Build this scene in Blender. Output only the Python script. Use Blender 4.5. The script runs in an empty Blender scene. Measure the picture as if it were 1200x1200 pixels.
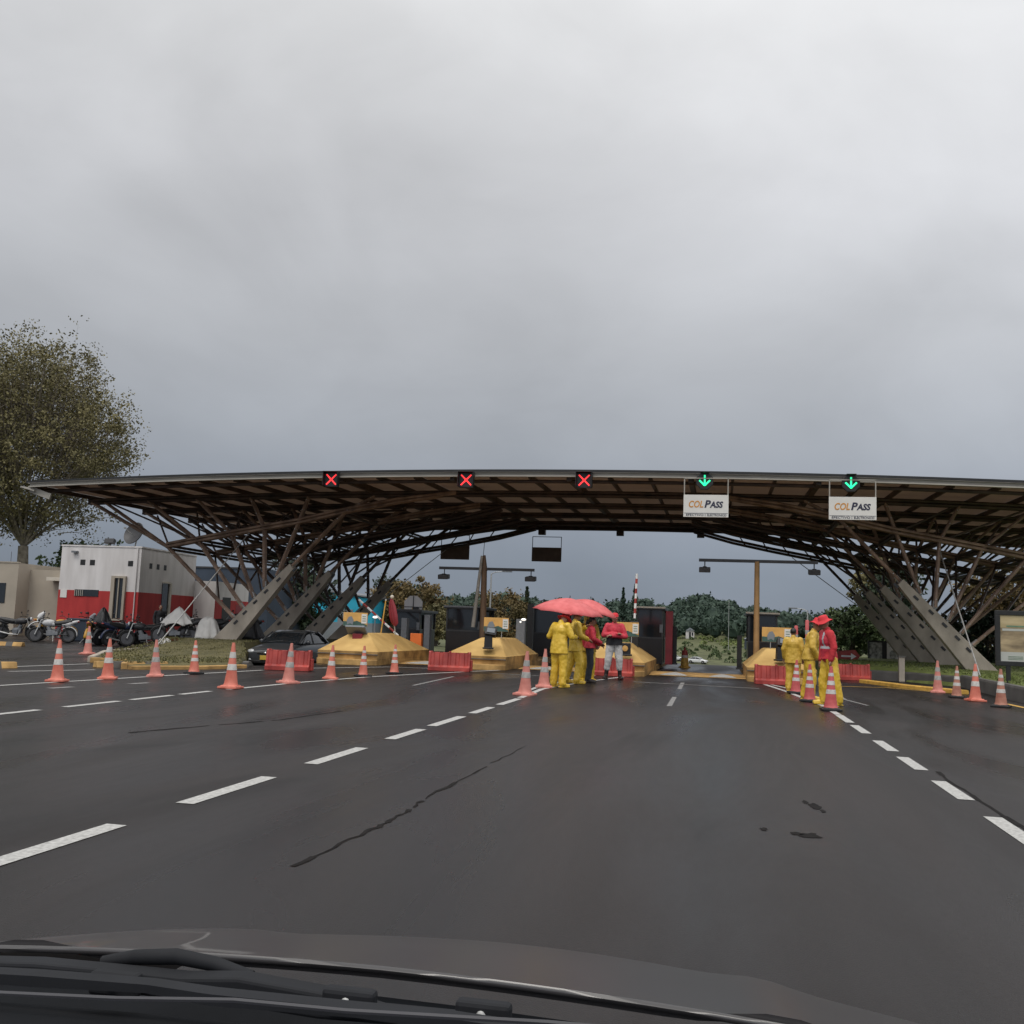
import bpy, bmesh, math, random
from math import sin, cos, pi, radians, sqrt, atan2
from mathutils import Vector, Matrix, noise

# ------------------------------------------------------------------ camera
scene = bpy.context.scene
COL = scene.collection
cam_data = bpy.data.cameras.new('camera')
camera = bpy.data.objects.new('camera', cam_data)
COL.objects.link(camera)
cam_data.sensor_width = 36.0
cam_data.lens = 36.0
cam_data.clip_start = 0.05
cam_data.clip_end = 5000
camera.matrix_world = (Matrix.Translation((0, 0, 1.28)) @ Matrix.Rotation(0.202695, 4, 'Z')
                       @ Matrix.Rotation(pi/2 + 0.112779, 4, 'X') @ Matrix.Rotation(0.037, 4, 'Z'))
scene.camera = camera
scene.view_settings.view_transform = 'Standard'
scene.view_settings.look = 'None'
scene.view_settings.exposure = 0.0
scene.view_settings.gamma = 1.0
scene.view_settings.use_curve_mapping = False

# ------------------------------------------------------------------ sky and sun
SUN_EL, SUN_AZ = radians(58), radians(200)
world = bpy.data.worlds.new('World')
scene.world = world
world.use_nodes = True
wt = world.node_tree
wt.nodes.clear()
w_out = wt.nodes.new('ShaderNodeOutputWorld')
w_bg = wt.nodes.new('ShaderNodeBackground')
w_sky = wt.nodes.new('ShaderNodeTexSky')
w_sky.sky_type = 'NISHITA'
w_sky.sun_disc = False
w_sky.sun_elevation = SUN_EL
w_sky.sun_rotation = SUN_AZ
w_tc = wt.nodes.new('ShaderNodeTexCoord')
w_sep = wt.nodes.new('ShaderNodeSeparateXYZ')
wt.links.new(w_tc.outputs['Generated'], w_sep.inputs[0])
w_ramp = wt.nodes.new('ShaderNodeValToRGB')
stops = [(0.0, (.185, .215, .265)), (.055, (.205, .237, .288)), (.105, (.262, .292, .345)), (.174, (.345, .368, .405)), (.27, (.45, .465, .492)),
         (.40, (.575, .583, .605)), (.54, (.68, .685, .695)), (.72, (.95, .95, .95)), (1.0, (1.12, 1.11, 1.09))]  # overhead stops, out of view, raised for more light
el = w_ramp.color_ramp.elements
el[0].position, el[0].color = stops[0][0], (*stops[0][1], 1)
el[1].position, el[1].color = stops[-1][0], (*stops[-1][1], 1)
for p, c in stops[1:-1]:
    e = el.new(p); e.color = (*c, 1)
wt.links.new(w_sep.outputs['Z'], w_ramp.inputs[0])
# cloud cells: squash the direction so that the cloud bases stretch towards the horizon
w_map = wt.nodes.new('ShaderNodeMapping')
w_map.inputs['Scale'].default_value = (1.0, 1.0, 1.7)
w_map.inputs['Location'].default_value = (3.2, 1.7, 0.4)
wt.links.new(w_tc.outputs['Generated'], w_map.inputs[0])
w_n1 = wt.nodes.new('ShaderNodeTexNoise')
w_n1.inputs['Scale'].default_value = 1.9
w_n1.inputs['Detail'].default_value = 6
w_n1.inputs['Roughness'].default_value = .5
w_n1.inputs['Distortion'].default_value = .35
wt.links.new(w_map.outputs[0], w_n1.inputs['Vector'])
w_n2 = wt.nodes.new('ShaderNodeTexNoise')
w_n2.inputs['Scale'].default_value = 4.2
w_n2.inputs['Detail'].default_value = 7
w_n2.inputs['Roughness'].default_value = .5
w_n2.inputs['Distortion'].default_value = .5
wt.links.new(w_map.outputs[0], w_n2.inputs['Vector'])
def wmath(op, a, b):
    n = wt.nodes.new('ShaderNodeMath'); n.operation = op
    for i, s in enumerate((a, b)):
        if isinstance(s, (int, float)): n.inputs[i].default_value = s
        else: wt.links.new(s, n.inputs[i])
    return n.outputs[0]
c1 = wmath('MULTIPLY', wmath('SUBTRACT', w_n1.outputs['Fac'], .5), .62)
c2 = wmath('MULTIPLY', wmath('SUBTRACT', w_n2.outputs['Fac'], .5), .42)
# sky boost added behind the camera to light the scene; right side brighter
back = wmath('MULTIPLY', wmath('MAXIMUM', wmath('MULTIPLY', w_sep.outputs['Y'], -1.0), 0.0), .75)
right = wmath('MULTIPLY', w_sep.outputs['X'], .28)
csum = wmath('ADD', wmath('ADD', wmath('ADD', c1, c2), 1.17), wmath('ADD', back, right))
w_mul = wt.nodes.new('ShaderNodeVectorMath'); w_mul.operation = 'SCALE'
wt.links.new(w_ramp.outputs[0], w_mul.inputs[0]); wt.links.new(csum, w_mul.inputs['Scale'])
w_nsc = wt.nodes.new('ShaderNodeVectorMath'); w_nsc.operation = 'SCALE'
w_nsc.inputs['Scale'].default_value = .1
wt.links.new(w_sky.outputs[0], w_nsc.inputs[0])
w_mix = wt.nodes.new('ShaderNodeMixRGB'); w_mix.inputs[0].default_value = .035
wt.links.new(w_mul.outputs[0], w_mix.inputs[1]); wt.links.new(w_nsc.outputs[0], w_mix.inputs[2])
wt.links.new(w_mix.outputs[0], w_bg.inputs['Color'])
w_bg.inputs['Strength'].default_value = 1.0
wt.links.new(w_bg.outputs[0], w_out.inputs['Surface'])

sun_data = bpy.data.lights.new('sun', 'SUN')
sun_data.energy = 1.1
sun_data.angle = radians(22)
sun_data.color = (1.0, .95, .88)
sun = bpy.data.objects.new('sun', sun_data)
COL.objects.link(sun)
# direction the light comes from: behind the camera, a little to the left
sd = Vector((sin(SUN_AZ)*cos(SUN_EL), cos(SUN_AZ)*cos(SUN_EL), sin(SUN_EL)))
sun.rotation_euler = sd.to_track_quat('Z', 'Y').to_euler()

# ------------------------------------------------------------------ helpers
def V(*a): return Vector(a)
def lerp(a, b, t): return a + (b-a)*t
def interp(x, xs, ys):
    if x <= xs[0]: return ys[0]
    for i in range(1, len(xs)):
        if x <= xs[i]:
            return lerp(ys[i-1], ys[i], (x-xs[i-1])/(xs[i]-xs[i-1]))
    return ys[-1]
def smooth(t):
    t = max(0., min(1., t)); return t*t*(3-2*t)

class MB:
    """collects faces for ONE mesh"""
    def __init__(s): s.v = []; s.f = []; s.m = []
    def add(s, vs, fs, mi=0):
        o = len(s.v); s.v.extend([tuple(v) for v in vs])
        for f in fs: s.f.append(tuple(i+o for i in f)); s.m.append(mi)
        return s
    def box(s, c, d, mi=0, rz=0, rx=0, ry=0, taper=1.0):
        M = Matrix.Translation(c) @ Matrix.Rotation(rz, 4, 'Z') @ Matrix.Rotation(rx, 4, 'X') @ Matrix.Rotation(ry, 4, 'Y')
        vs = []
        for z in (-.5, .5):
            k = taper if z > 0 else 1
            for x, y in ((-.5, -.5), (.5, -.5), (.5, .5), (-.5, .5)):
                vs.append(M @ V(x*d[0]*k, y*d[1]*k, z*d[2]))
        return s.add(vs, [(3, 2, 1, 0), (4, 5, 6, 7), (0, 1, 5, 4), (1, 2, 6, 5), (2, 3, 7, 6), (3, 0, 4, 7)], mi)
    def span(s, x0, x1, y0, y1, z0, z1, mi=0):
        return s.box(((x0+x1)/2, (y0+y1)/2, (z0+z1)/2), (abs(x1-x0), abs(y1-y0), abs(z1-z0)), mi)
    def tube(s, p0, p1, r0, r1=None, n=8, mi=0, caps=True):
        return s.path([p0, p1], [r0, r0 if r1 is None else r1], n, mi, caps)
    def path(s, pts, rs, n=8, mi=0, caps=True):
        pts = [Vector(p) for p in pts]
        if not isinstance(rs, (list, tuple)): rs = [rs]*len(pts)
        vs = []; fs = []
        up = None
        for i, p in enumerate(pts):
            d = (pts[min(i+1, len(pts)-1)] - pts[max(i-1, 0)])
            if d.length < 1e-9: d = V(0, 0, 1)
            d.normalize()
            if up is None:
                up = d.orthogonal().normalized()
            else:
                up = (up - d*up.dot(d))
                if up.length < 1e-6: up = d.orthogonal()
                up.normalize()
            w = d.cross(up)
            for k in range(n):
                a = 2*pi*k/n
                vs.append(p + (up*cos(a) + w*sin(a))*rs[i])
        for i in range(len(pts)-1):
            for k in range(n):
                a, b = i*n+k, i*n+(k+1) % n
                fs.append((a, b, b+n, a+n))
        if caps:
            fs.append(tuple(reversed(range(n))))
            fs.append(tuple(range((len(pts)-1)*n, len(pts)*n)))
        return s.add(vs, fs, mi)
    def lathe(s, prof, n=20, c=(0, 0, 0), mi=0, M=None, sx=1, sy=1):
        """prof: list of (r, z), bottom to top"""
        vs = []; fs = []
        for r, z in prof:
            for k in range(n):
                a = 2*pi*k/n
                p = V(r*cos(a)*sx, r*sin(a)*sy, z)
                if M: p = M @ p
                vs.append(p + Vector(c))
        for i in range(len(prof)-1):
            for k in range(n):
                a, b = i*n+k, i*n+(k+1) % n
                fs.append((a, b, b+n, a+n))
        if prof[0][0] > 1e-4: fs.append(tuple(reversed(range(n))))
        if prof[-1][0] > 1e-4: fs.append(tuple(range((len(prof)-1)*n, len(prof)*n)))
        return s.add(vs, fs, mi)
    def ball(s, c, r, n=10, mi=0, M=None):
        if isinstance(r, (int, float)): r = (r, r, r)
        vs = []; fs = []
        h = max(4, n//2+1)
        vs.append(V(0, 0, -1))
        for i in range(1, h):
            t = -pi/2 + pi*i/h
            for k in range(n):
                a = 2*pi*k/n
                vs.append(V(cos(t)*cos(a), cos(t)*sin(a), sin(t)))
        vs.append(V(0, 0, 1))
        for k in range(n): fs.append((0, 1+(k+1) % n, 1+k))
        for i in range(h-2):
            for k in range(n):
                a, b = 1+i*n+k, 1+i*n+(k+1) % n
                fs.append((a, b, b+n, a+n))
        o = 1+(h-2)*n
        for k in range(n): fs.append((o+k, o+(k+1) % n, len(vs)-1))
        out = []
        for v in vs:
            p = V(v.x*r[0], v.y*r[1], v.z*r[2])
            if M: p = M @ p
            out.append(p + Vector(c))
        return s.add(out, fs, mi)
    def prism(s, poly, axis, a, b, mi=0):
        """extrude a 2-D polygon along an axis ('x','y','z') from a to b"""
        n = len(poly)
        def P(u, w, t):
            return {'x': (t, u, w), 'y': (u, t, w), 'z': (u, w, t)}[axis]
        vs = [P(u, w, a) for u, w in poly] + [P(u, w, b) for u, w in poly]
        fs = [tuple(range(n)), tuple(range(2*n-1, n-1, -1))]
        for k in range(n):
            fs.append((k, k+n, (k+1) % n + n, (k+1) % n))
        return s.add(vs, fs, mi)
    def build(s, name, mats, parent=None, smooth_angle=None, bevel=0, loc=None, recalc=True):
        me = bpy.data.meshes.new(name)
        me.from_pydata(s.v, [], s.f)
        if not isinstance(mats, (list, tuple)): mats = [mats]
        for m in mats: me.materials.append(m)
        me.polygons.foreach_set('material_index', s.m)
        if recalc:
            bm = bmesh.new(); bm.from_mesh(me)
            bmesh.ops.recalc_face_normals(bm, faces=bm.faces)
            bm.to_mesh(me); bm.free()
        if smooth_angle is not None:
            me.polygons.foreach_set('use_smooth', [True]*len(me.polygons))
            me.set_sharp_from_angle(angle=radians(smooth_angle))
        me.update()
        o = bpy.data.objects.new(name, me)
        COL.objects.link(o)
        if parent: o.parent = parent
        if loc: o.location = loc
        if bevel:
            b = o.modifiers.new('bevel', 'BEVEL'); b.width = bevel; b.segments = 2; b.limit_method = 'ANGLE'
        return o

def tag(o, label, cat, group=None):
    o['label'] = label; o['category'] = cat
    if group: o['group'] = group
    return o
def thing(name, label, cat, loc=(0, 0, 0), rz=0, group=None, scale=1):
    o = bpy.data.objects.new(name, None); COL.objects.link(o)
    o.location = loc; o.rotation_euler = (0, 0, rz); o.scale = (scale,)*3
    o.empty_display_size = .2
    return tag(o, label, cat, group)
def structure(o): o['kind'] = 'structure'; return o
KIDS = {}
def copy_tree(o, parent=None):
    c = o.copy(); COL.objects.link(c)
    if parent: c.parent = parent
    for ch in list(o.children): copy_tree(ch, c)
    return c

# ------------------------------------------------------------------ materials
def mat(name, col, rough=.6, var=.12, scale=6., bump=0., bscale=40., metal=0., spec=.5, col2=None, emit=None, coat=0., stretch=None, detail=5):
    m = bpy.data.materials.new(name); m.use_nodes = True
    nt = m.node_tree; b = nt.nodes['Principled BSDF']
    b.inputs['Roughness'].default_value = rough
    b.inputs['Metallic'].default_value = metal
    b.inputs['Specular IOR Level'].default_value = spec
    b.inputs['Coat Weight'].default_value = coat
    if emit:
        b.inputs['Base Color'].default_value = (*col, 1)
        b.inputs['Emission Color'].default_value = (*col, 1)
        b.inputs['Emission Strength'].default_value = emit
        return m
    tc = nt.nodes.new('ShaderNodeTexCoord')
    src = tc.outputs['Object']
    if stretch:
        mp = nt.nodes.new('ShaderNodeMapping'); mp.inputs['Scale'].default_value = stretch
        nt.links.new(src, mp.inputs[0]); src = mp.outputs[0]
    n = nt.nodes.new('ShaderNodeTexNoise'); n.inputs['Scale'].default_value = scale; n.inputs['Detail'].default_value = detail
    nt.links.new(src, n.inputs['Vector'])
    r = nt.nodes.new('ShaderNodeValToRGB')
    r.color_ramp.elements[0].position = .3; r.color_ramp.elements[1].position = .7
    ca = tuple(max(0, c*(1-var)) for c in col)
    cb = col2 if col2 else tuple(min(1, c*(1+var)) for c in col)
    r.color_ramp.elements[0].color = (*ca, 1); r.color_ramp.elements[1].color = (*cb, 1)
    nt.links.new(n.outputs['Fac'], r.inputs[0]); nt.links.new(r.outputs[0], b.inputs['Base Color'])
    if bump:
        n2 = nt.nodes.new('ShaderNodeTexNoise'); n2.inputs['Scale'].default_value = bscale; n2.inputs['Detail'].default_value = 4
        nt.links.new(src, n2.inputs['Vector'])
        bp = nt.nodes.new('ShaderNodeBump'); bp.inputs['Strength'].default_value = bump; bp.inputs['Distance'].default_value = .02
        nt.links.new(n2.outputs['Fac'], bp.inputs['Height']); nt.links.new(bp.outputs[0], b.inputs['Normal'])
    return m

def translucent_mat(name, col, col_t, fac, scale=1.5, var=.2):
    m = mat(name, col, .6, var, scale, .1, 8)
    nt = m.node_tree; pb = nt.nodes['Principled BSDF']; out = nt.nodes['Material Output']
    tr = nt.nodes.new('ShaderNodeBsdfTranslucent'); tr.inputs['Color'].default_value = (*col_t, 1)
    mx = nt.nodes.new('ShaderNodeMixShader'); mx.inputs[0].default_value = fac
    nt.links.new(pb.outputs[0], mx.inputs[1]); nt.links.new(tr.outputs[0], mx.inputs[2]); nt.links.new(mx.outputs[0], out.inputs['Surface'])
    return m
def asphalt_material():
    m = bpy.data.materials.new('wet_asphalt'); m.use_nodes = True
    nt = m.node_tree; b = nt.nodes['Principled BSDF']
    tc = nt.nodes.new('ShaderNodeTexCoord')
    def nz(scale, detail, stretch=None, dist=0):
        src = tc.outputs['Object']
        if stretch:
            mp = nt.nodes.new('ShaderNodeMapping'); mp.inputs['Scale'].default_value = stretch
            nt.links.new(src, mp.inputs[0]); src = mp.outputs[0]
        n = nt.nodes.new('ShaderNodeTexNoise'); n.inputs['Scale'].default_value = scale
        n.inputs['Detail'].default_value = detail; n.inputs['Distortion'].default_value = dist
        nt.links.new(src, n.inputs['Vector']); return n.outputs['Fac']
    wet = nz(1.0, 7, (.75, .13, 1), .6)          # damp streaks along the lanes
    wr = nt.nodes.new('ShaderNodeValToRGB')
    wr.color_ramp.elements[0].position = .40; wr.color_ramp.elements[1].position = .62
    nt.links.new(wet, wr.inputs[0])
    agg = nz(160, 3)
    ar = nt.nodes.new('ShaderNodeValToRGB')
    ar.color_ramp.elements[0].position = .3; ar.color_ramp.elements[1].position = .75
    ar.color_ramp.elements[0].color = (.0135, .0112, .0108, 1); ar.color_ramp.elements[1].color = (.027, .0226, .0218, 1)
    mixn = nt.nodes.new('ShaderNodeMath'); mixn.operation = 'MULTIPLY_ADD'; mixn.inputs[1].default_value = .55
    sc2 = nt.nodes.new('ShaderNodeMath'); sc2.operation = 'MULTIPLY'; sc2.inputs[1].default_value = .45
    nt.links.new(nz(34, 4), sc2.inputs[0]); nt.links.new(agg, mixn.inputs[0]); nt.links.new(sc2.outputs[0], mixn.inputs[2])
    nt.links.new(mixn.outputs[0], ar.inputs[0])
    big = nz(.16, 3)
    br = nt.nodes.new('ShaderNodeValToRGB')
    br.color_ramp.elements[0].position = .3; br.color_ramp.elements[1].position = .7
    br.color_ramp.elements[0].color = (.86, .86, .86, 1); br.color_ramp.elements[1].color = (1.1, 1.08, 1.08, 1)
    nt.links.new(big, br.inputs[0])
    mx = nt.nodes.new('ShaderNodeMixRGB'); mx.blend_type = 'MULTIPLY'; mx.inputs[0].default_value = 1
    nt.links.new(ar.outputs[0], mx.inputs[1]); nt.links.new(br.outputs[0], mx.inputs[2])
    dk = nt.nodes.new('ShaderNodeMixRGB'); dk.blend_type = 'MULTIPLY'
    dk.inputs[2].default_value = (.60, .60, .60, 1)
    # wheel tracks: long faint bands worn along the lanes
    trk = nt.nodes.new('ShaderNodeValToRGB')
    trk.color_ramp.elements[0].position = .38; trk.color_ramp.elements[1].position = .62
    trk.color_ramp.elements[0].color = (.78, .77, .76, 1); trk.color_ramp.elements[1].color = (1.18, 1.16, 1.15, 1)
    nt.links.new(nz(1.25, 4, (1, .022, 1)), trk.inputs[0])
    tm = nt.nodes.new('ShaderNodeMixRGB'); tm.blend_type = 'MULTIPLY'; tm.inputs[0].default_value = 1
    nt.links.new(mx.outputs[0], tm.inputs[1]); nt.links.new(trk.outputs[0], tm.inputs[2])
    nt.links.new(wr.outputs[0], dk.inputs[0]); nt.links.new(tm.outputs[0], dk.inputs[1])
    nt.links.new(dk.outputs[0], b.inputs['Base Color'])
    # puddled patches with a fairly sharp edge
    pud = nt.nodes.new('ShaderNodeValToRGB')
    pud.color_ramp.elements[0].position = .585; pud.color_ramp.elements[1].position = .635
    nt.links.new(nz(.62, 8, (.8, .26, 1), .9), pud.inputs[0])
    dk2 = nt.nodes.new('ShaderNodeMixRGB'); dk2.blend_type = 'MULTIPLY'; dk2.inputs[2].default_value = (.55, .53, .52, 1)
    nt.links.new(pud.outputs[0], dk2.inputs[0]); nt.links.new(dk.outputs[0], dk2.inputs[1])
    nt.links.new(dk2.outputs[0], b.inputs['Base Color'])
    mr = nt.nodes.new('ShaderNodeMapRange')
    mr.inputs['To Min'].default_value = .50; mr.inputs['To Max'].default_value = .24
    nt.links.new(wr.outputs[0], mr.inputs['Value']); nt.links.new(mr.outputs[0], b.inputs['Roughness'])
    b.inputs['Specular IOR Level'].default_value = .23
    bp = nt.nodes.new('ShaderNodeBump'); bp.inputs['Strength'].default_value = .35; bp.inputs['Distance'].default_value = .006
    nt.links.new(nz(120, 2), bp.inputs['Height']); nt.links.new(bp.outputs[0], b.inputs['Normal'])
    return m

def bamboo_material(name, a, b_, rough=.55):
    """culms: node rings every ~35 cm come from the geometry; colour drifts along and across"""
    return mat(name, a, rough, .35, 2.2, .25, 30, col2=b_, stretch=(1, 1, .5))

ASPHALT = asphalt_material()
M = {}
M['white_line'] = mat('road_paint_white', (.47, .465, .445), .55, .38, 34, .1, 90, col2=(.54, .535, .515), detail=12)
M['worn_line'] = mat('road_paint_worn', (.20, .195, .19), .6, .45, 14, detail=8)
M['yellow_line'] = mat('road_paint_yellow', (.58, .34, .07), .6, .3, 5, .1, 60, detail=8)
M['tar'] = mat('tar', (.012, .0105, .010), .85, .4, 10, spec=.12)
M['soil'] = mat('soil_grass', (.075, .085, .03), .95, .4, .35, .4, 3, col2=(.115, .125, .05), detail=9)
M['grass'] = mat('grass', (.085, .082, .03), .95, .4, 1.2, .5, 60, col2=(.14, .12, .05), detail=9)
M['grass_green'] = mat('grass_green', (.10, .13, .03), .95, .35, 2, .5, 60, col2=(.17, .20, .055), detail=9)
M['blade'] = mat('grass_blade', (.10, .105, .035), .9, .4, 2, col2=(.17, .15, .06))
M['blade_green'] = mat('grass_blade_green', (.11, .15, .035), .9, .4, 2, col2=(.2, .24, .07))
M['concrete'] = mat('concrete', (.37, .325, .27), .8, .30, 1.5, .25, 25, detail=9, stretch=(1, 1, .6))
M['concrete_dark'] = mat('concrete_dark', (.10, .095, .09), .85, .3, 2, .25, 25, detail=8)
M['bamboo'] = bamboo_material('bamboo', (.17, .105, .075), (.36, .245, .18))  # paler tan carries the light on the front frames
M['bamboo_dark'] = bamboo_material('bamboo_dark', (.04, .025, .019), (.085, .053, .04))  # aged dark culms; also carries the shade of the rear frames
M['deck'] = translucent_mat('soffit_sheet', (.36, .28, .23), (.74, .62, .53), .56)
M['roof_tile'] = translucent_mat('roof_sheet', (.10, .10, .10), (.76, .74, .72), .52)
M['fascia'] = mat('fascia', (.31, .29, .255), .6, .14, 1.5, detail=8, stretch=(.6, 1, 4))
M['steel'] = mat('galvanised_steel', (.45, .45, .44), .45, .15, 10, metal=.6)
M['dark_metal'] = mat('dark_metal', (.035, .035, .038), .5, .25, 6)
M['black'] = mat('black_plastic', (.012, .012, .013), .5, .3, 8)
M['grey_plastic'] = mat('grey_plastic', (.16, .17, .185), .55, .15, 8)
M['cone'] = mat('cone_plastic', (.60, .135, .085), .5, .2, 4, col2=(.70, .23, .165), detail=7)
M['cone_faded'] = mat('cone_plastic_faded', (.58, .19, .15), .6, .2, 5, col2=(.66, .27, .22), detail=7)
M['cone_dirty'] = mat('cone_plastic_dirty', (.42, .15, .10), .65, .3, 5, col2=(.5, .24, .17), detail=7)
M['cone_red'] = mat('cone_plastic_red', (.52, .075, .075), .5, .2, 5, col2=(.6, .13, .13), detail=7)
M['reflective'] = mat('reflective_band', (.55, .53, .50), .4, .2, 12, detail=7)
M['reflective_dirty'] = mat('reflective_band_dirty', (.36, .35, .33), .5, .3, 12, detail=7)
M['barrier'] = mat('barrier_plastic', (.36, .035, .03), .5, .35, 3, .1, 30, col2=(.45, .065, .05), detail=7)
M['yellow_paint'] = mat('yellow_concrete_paint', (.56, .335, .10), .7, .28, 1.3, .2, 25, col2=(.64, .42, .15), detail=11)
M['yellow_dirty'] = mat('yellow_paint_dirty', (.36, .20, .06), .75, .5, 2.6, .2, 25, col2=(.56, .34, .12), detail=9)
M['white_wall'] = mat('white_render', (.64, .61, .595), .85, .14, 1.6, .15, 30, col2=(.69, .665, .655), detail=9, stretch=(1.6, 1.6, .3))
M['red_wall'] = mat('red_render', (.40, .026, .026), .75, .16, 1.6, .15, 30, col2=(.46, .036, .034), detail=9, stretch=(1.6, 1.6, .35))
M['beige_wall'] = mat('beige_render', (.36, .315, .255), .85, .12, .7, .2, 30, detail=9)
M['blue_wall'] = mat('slate_blue_render', (.035, .05, .075), .8, .2, .8, detail=8)
M['cyan'] = mat('cyan_sheet', (.025, .36, .53), .6, .12, .8, detail=6)
M['grey_wall'] = mat('grey_render', (.2, .22, .24), .8, .15, .8)
M['glass_dark'] = mat('dark_glass', (.018, .022, .026), .08, .2, 1, spec=.6)
M['booth'] = mat('booth_panel', (.012, .011, .013), .3, .3, 3)
M['booth_red'] = mat('booth_red', (.23, .02, .028), .5, .2, 3)
M['white_paint'] = mat('white_paint', (.74, .74, .73), .5, .06, 4)
M['cream'] = mat('cream_trim', (.55, .5, .42), .6, .1, 3)
M['brown_pole'] = mat('brown_pole', (.15, .09, .05), .6, .25, 2, detail=7)
M['rim'] = mat('dark_rim', (.07, .07, .075), .5, .2, 8, metal=.4)
M['orange_pole'] = mat('ochre_pole', (.36, .21, .085), .6, .25, 2, detail=7)
M['orange'] = mat('orange_plastic', (.75, .17, .03), .5, .1, 4)
M['umbrella'] = mat('umbrella_cloth', (.60, .095, .095), .5, .08, 6, col2=(.70, .15, .15))
M['red_cloth'] = mat('red_cloth', (.50, .03, .04), .8, .16, 8, .2, 50)
M['red_jacket'] = mat('red_jacket', (.52, .032, .055), .65, .18, 8, .2, 40)
M['vest_band'] = mat('vest_band', (.42, .42, .44), .4, .1, 8)
M['hat_red'] = mat('hat_red', (.62, .035, .045), .8, .1, 12)
M['raincoat'] = mat('raincoat_yellow', (.68, .43, .03), .32, .14, 5, .2, 14, col2=(.76, .51, .06))
M['raincoat_gold'] = mat('raincoat_gold', (.58, .36, .04), .38, .16, 5, .2, 14, col2=(.66, .43, .065))
M['jeans'] = mat('dark_jeans', (.022, .025, .035), .85, .2, 20)
M['grey_trousers'] = mat('light_grey_trousers', (.50, .49, .48), .85, .1, 10, .2, 40)
M['boots'] = mat('boots', (.02, .012, .011), .45, .3, 10)
M['skin'] = mat('skin', (.30, .155, .10), .55, .08, 15)
M['eye'] = mat('eye_dark', (.02, .014, .012), .35, .1, 5)
M['lips'] = mat('lips', (.26, .085, .07), .5, .1, 5)
M['hair'] = mat('black_hair', (.010, .008, .007), .5, .3, 30)
M['dark_cloth'] = mat('dark_cloth', (.018, .018, .022), .85, .3, 12)
M['tarp_white'] = mat('white_tarp', (.60, .585, .56), .6, .1, 4, .2, 12)
M['tarp_black'] = mat('black_tarp', (.015, .015, .018), .45, .3, 4)
M['tyre'] = mat('tyre', (.013, .013, .013), .8, .2, 20)
M['chrome'] = mat('chrome', (.55, .55, .55), .25, .1, 8, metal=.9)
M['headlight'] = mat('headlight_glass', (.62, .64, .66), .15, .15, 12, spec=.8)
M['car_paint'] = mat('charcoal_car_paint', (.055, .060, .066), .28, .12, 3, coat=.5)
M['silver_paint'] = mat('pale_car_paint', (.6, .61, .62), .3, .06, 3, coat=.5)
M['plate'] = mat('number_plate_yellow', (.55, .37, .06), .5, .08, 6)
M['bonnet'] = mat('bonnet_paint', (.046, .044, .046), .28, .08, 5, coat=.3)
M['wiper'] = mat('wiper_plastic', (.014, .015, .018), .7, .2, 12, spec=.25)
M['cowl'] = mat('cowl_plastic', (.006, .007, .009), .75, .3, 12, spec=.15)
M['dash'] = mat('dashboard_plastic', (.045, .045, .052), .6, .1, 12)
M['bark'] = mat('bark', (.14, .115, .085), .9, .35, 3, .5, 12, col2=(.25, .215, .17), detail=8)
M['bark_dark'] = mat('bark_dark', (.05, .04, .03), .9, .4, 3)
def leaf(name, a, b): return mat(name, a, .7, .25, .55, col2=b, spec=.3, detail=8)
M['leaf_olive'] = leaf('leaf_olive', (.095, .088, .036), (.22, .19, .088))
M['leaf_brown'] = leaf('leaf_brownish', (.085, .075, .028), (.19, .13, .055))
M['leaf_green'] = leaf('leaf_green', (.035, .058, .022), (.085, .12, .045))
M['leaf_dark'] = leaf('leaf_dark', (.014, .026, .014), (.04, .06, .03))
M['leaf_far'] = leaf('leaf_far', (.022, .045, .034), (.052, .082, .056))
M['leaf_lime'] = leaf('leaf_lime', (.13, .17, .05), (.22, .26, .09))
M['led_red'] = mat('led_red', (1.0, .045, .05), emit=1.1)
M['led_green'] = mat('led_green', (.03, .95, .42), emit=1.0)
M['lamp_white'] = mat('lamp_white', (.95, .93, .88), emit=1.1)
M['letter_navy'] = mat('letter_navy', (.02, .022, .05), .6, .1, 5)
M['letter_orange'] = mat('letter_orange', (.55, .24, .035), .6, .1, 5)
M['sign_white'] = mat('sign_white', (.66, .645, .61), .5, .06, 2)
M['sign_brown'] = mat('sign_back_brown', (.17, .125, .10), .7, .2, 3)
M['poster_orange'] = mat('poster_orange', (.62, .35, .10), .6, .15, 5)
M['poster_teal'] = mat('poster_teal', (.045, .10, .085), .6, .3, 5)
M['poster_photo'] = mat('poster_photo', (.14, .095, .06), .4, .55, 1.6, col2=(.48, .37, .22), detail=7, stretch=(.8, 1, 2.6))
M['poster_sky'] = mat('poster_sky', (.42, .33, .17), .4, .2, 2, col2=(.55, .45, .27), stretch=(.5, 1, 3))
M['poster_foot'] = mat('poster_foot', (.42, .43, .40), .4, .06, 2)
M['poster_ink'] = mat('poster_ink', (.12, .2, .13), .5, .2, 5)
M['poster_mixed'] = mat('poster_mixed', (.10, .11, .09), .45, .6, 7, col2=(.55, .55, .5), detail=6)

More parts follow.
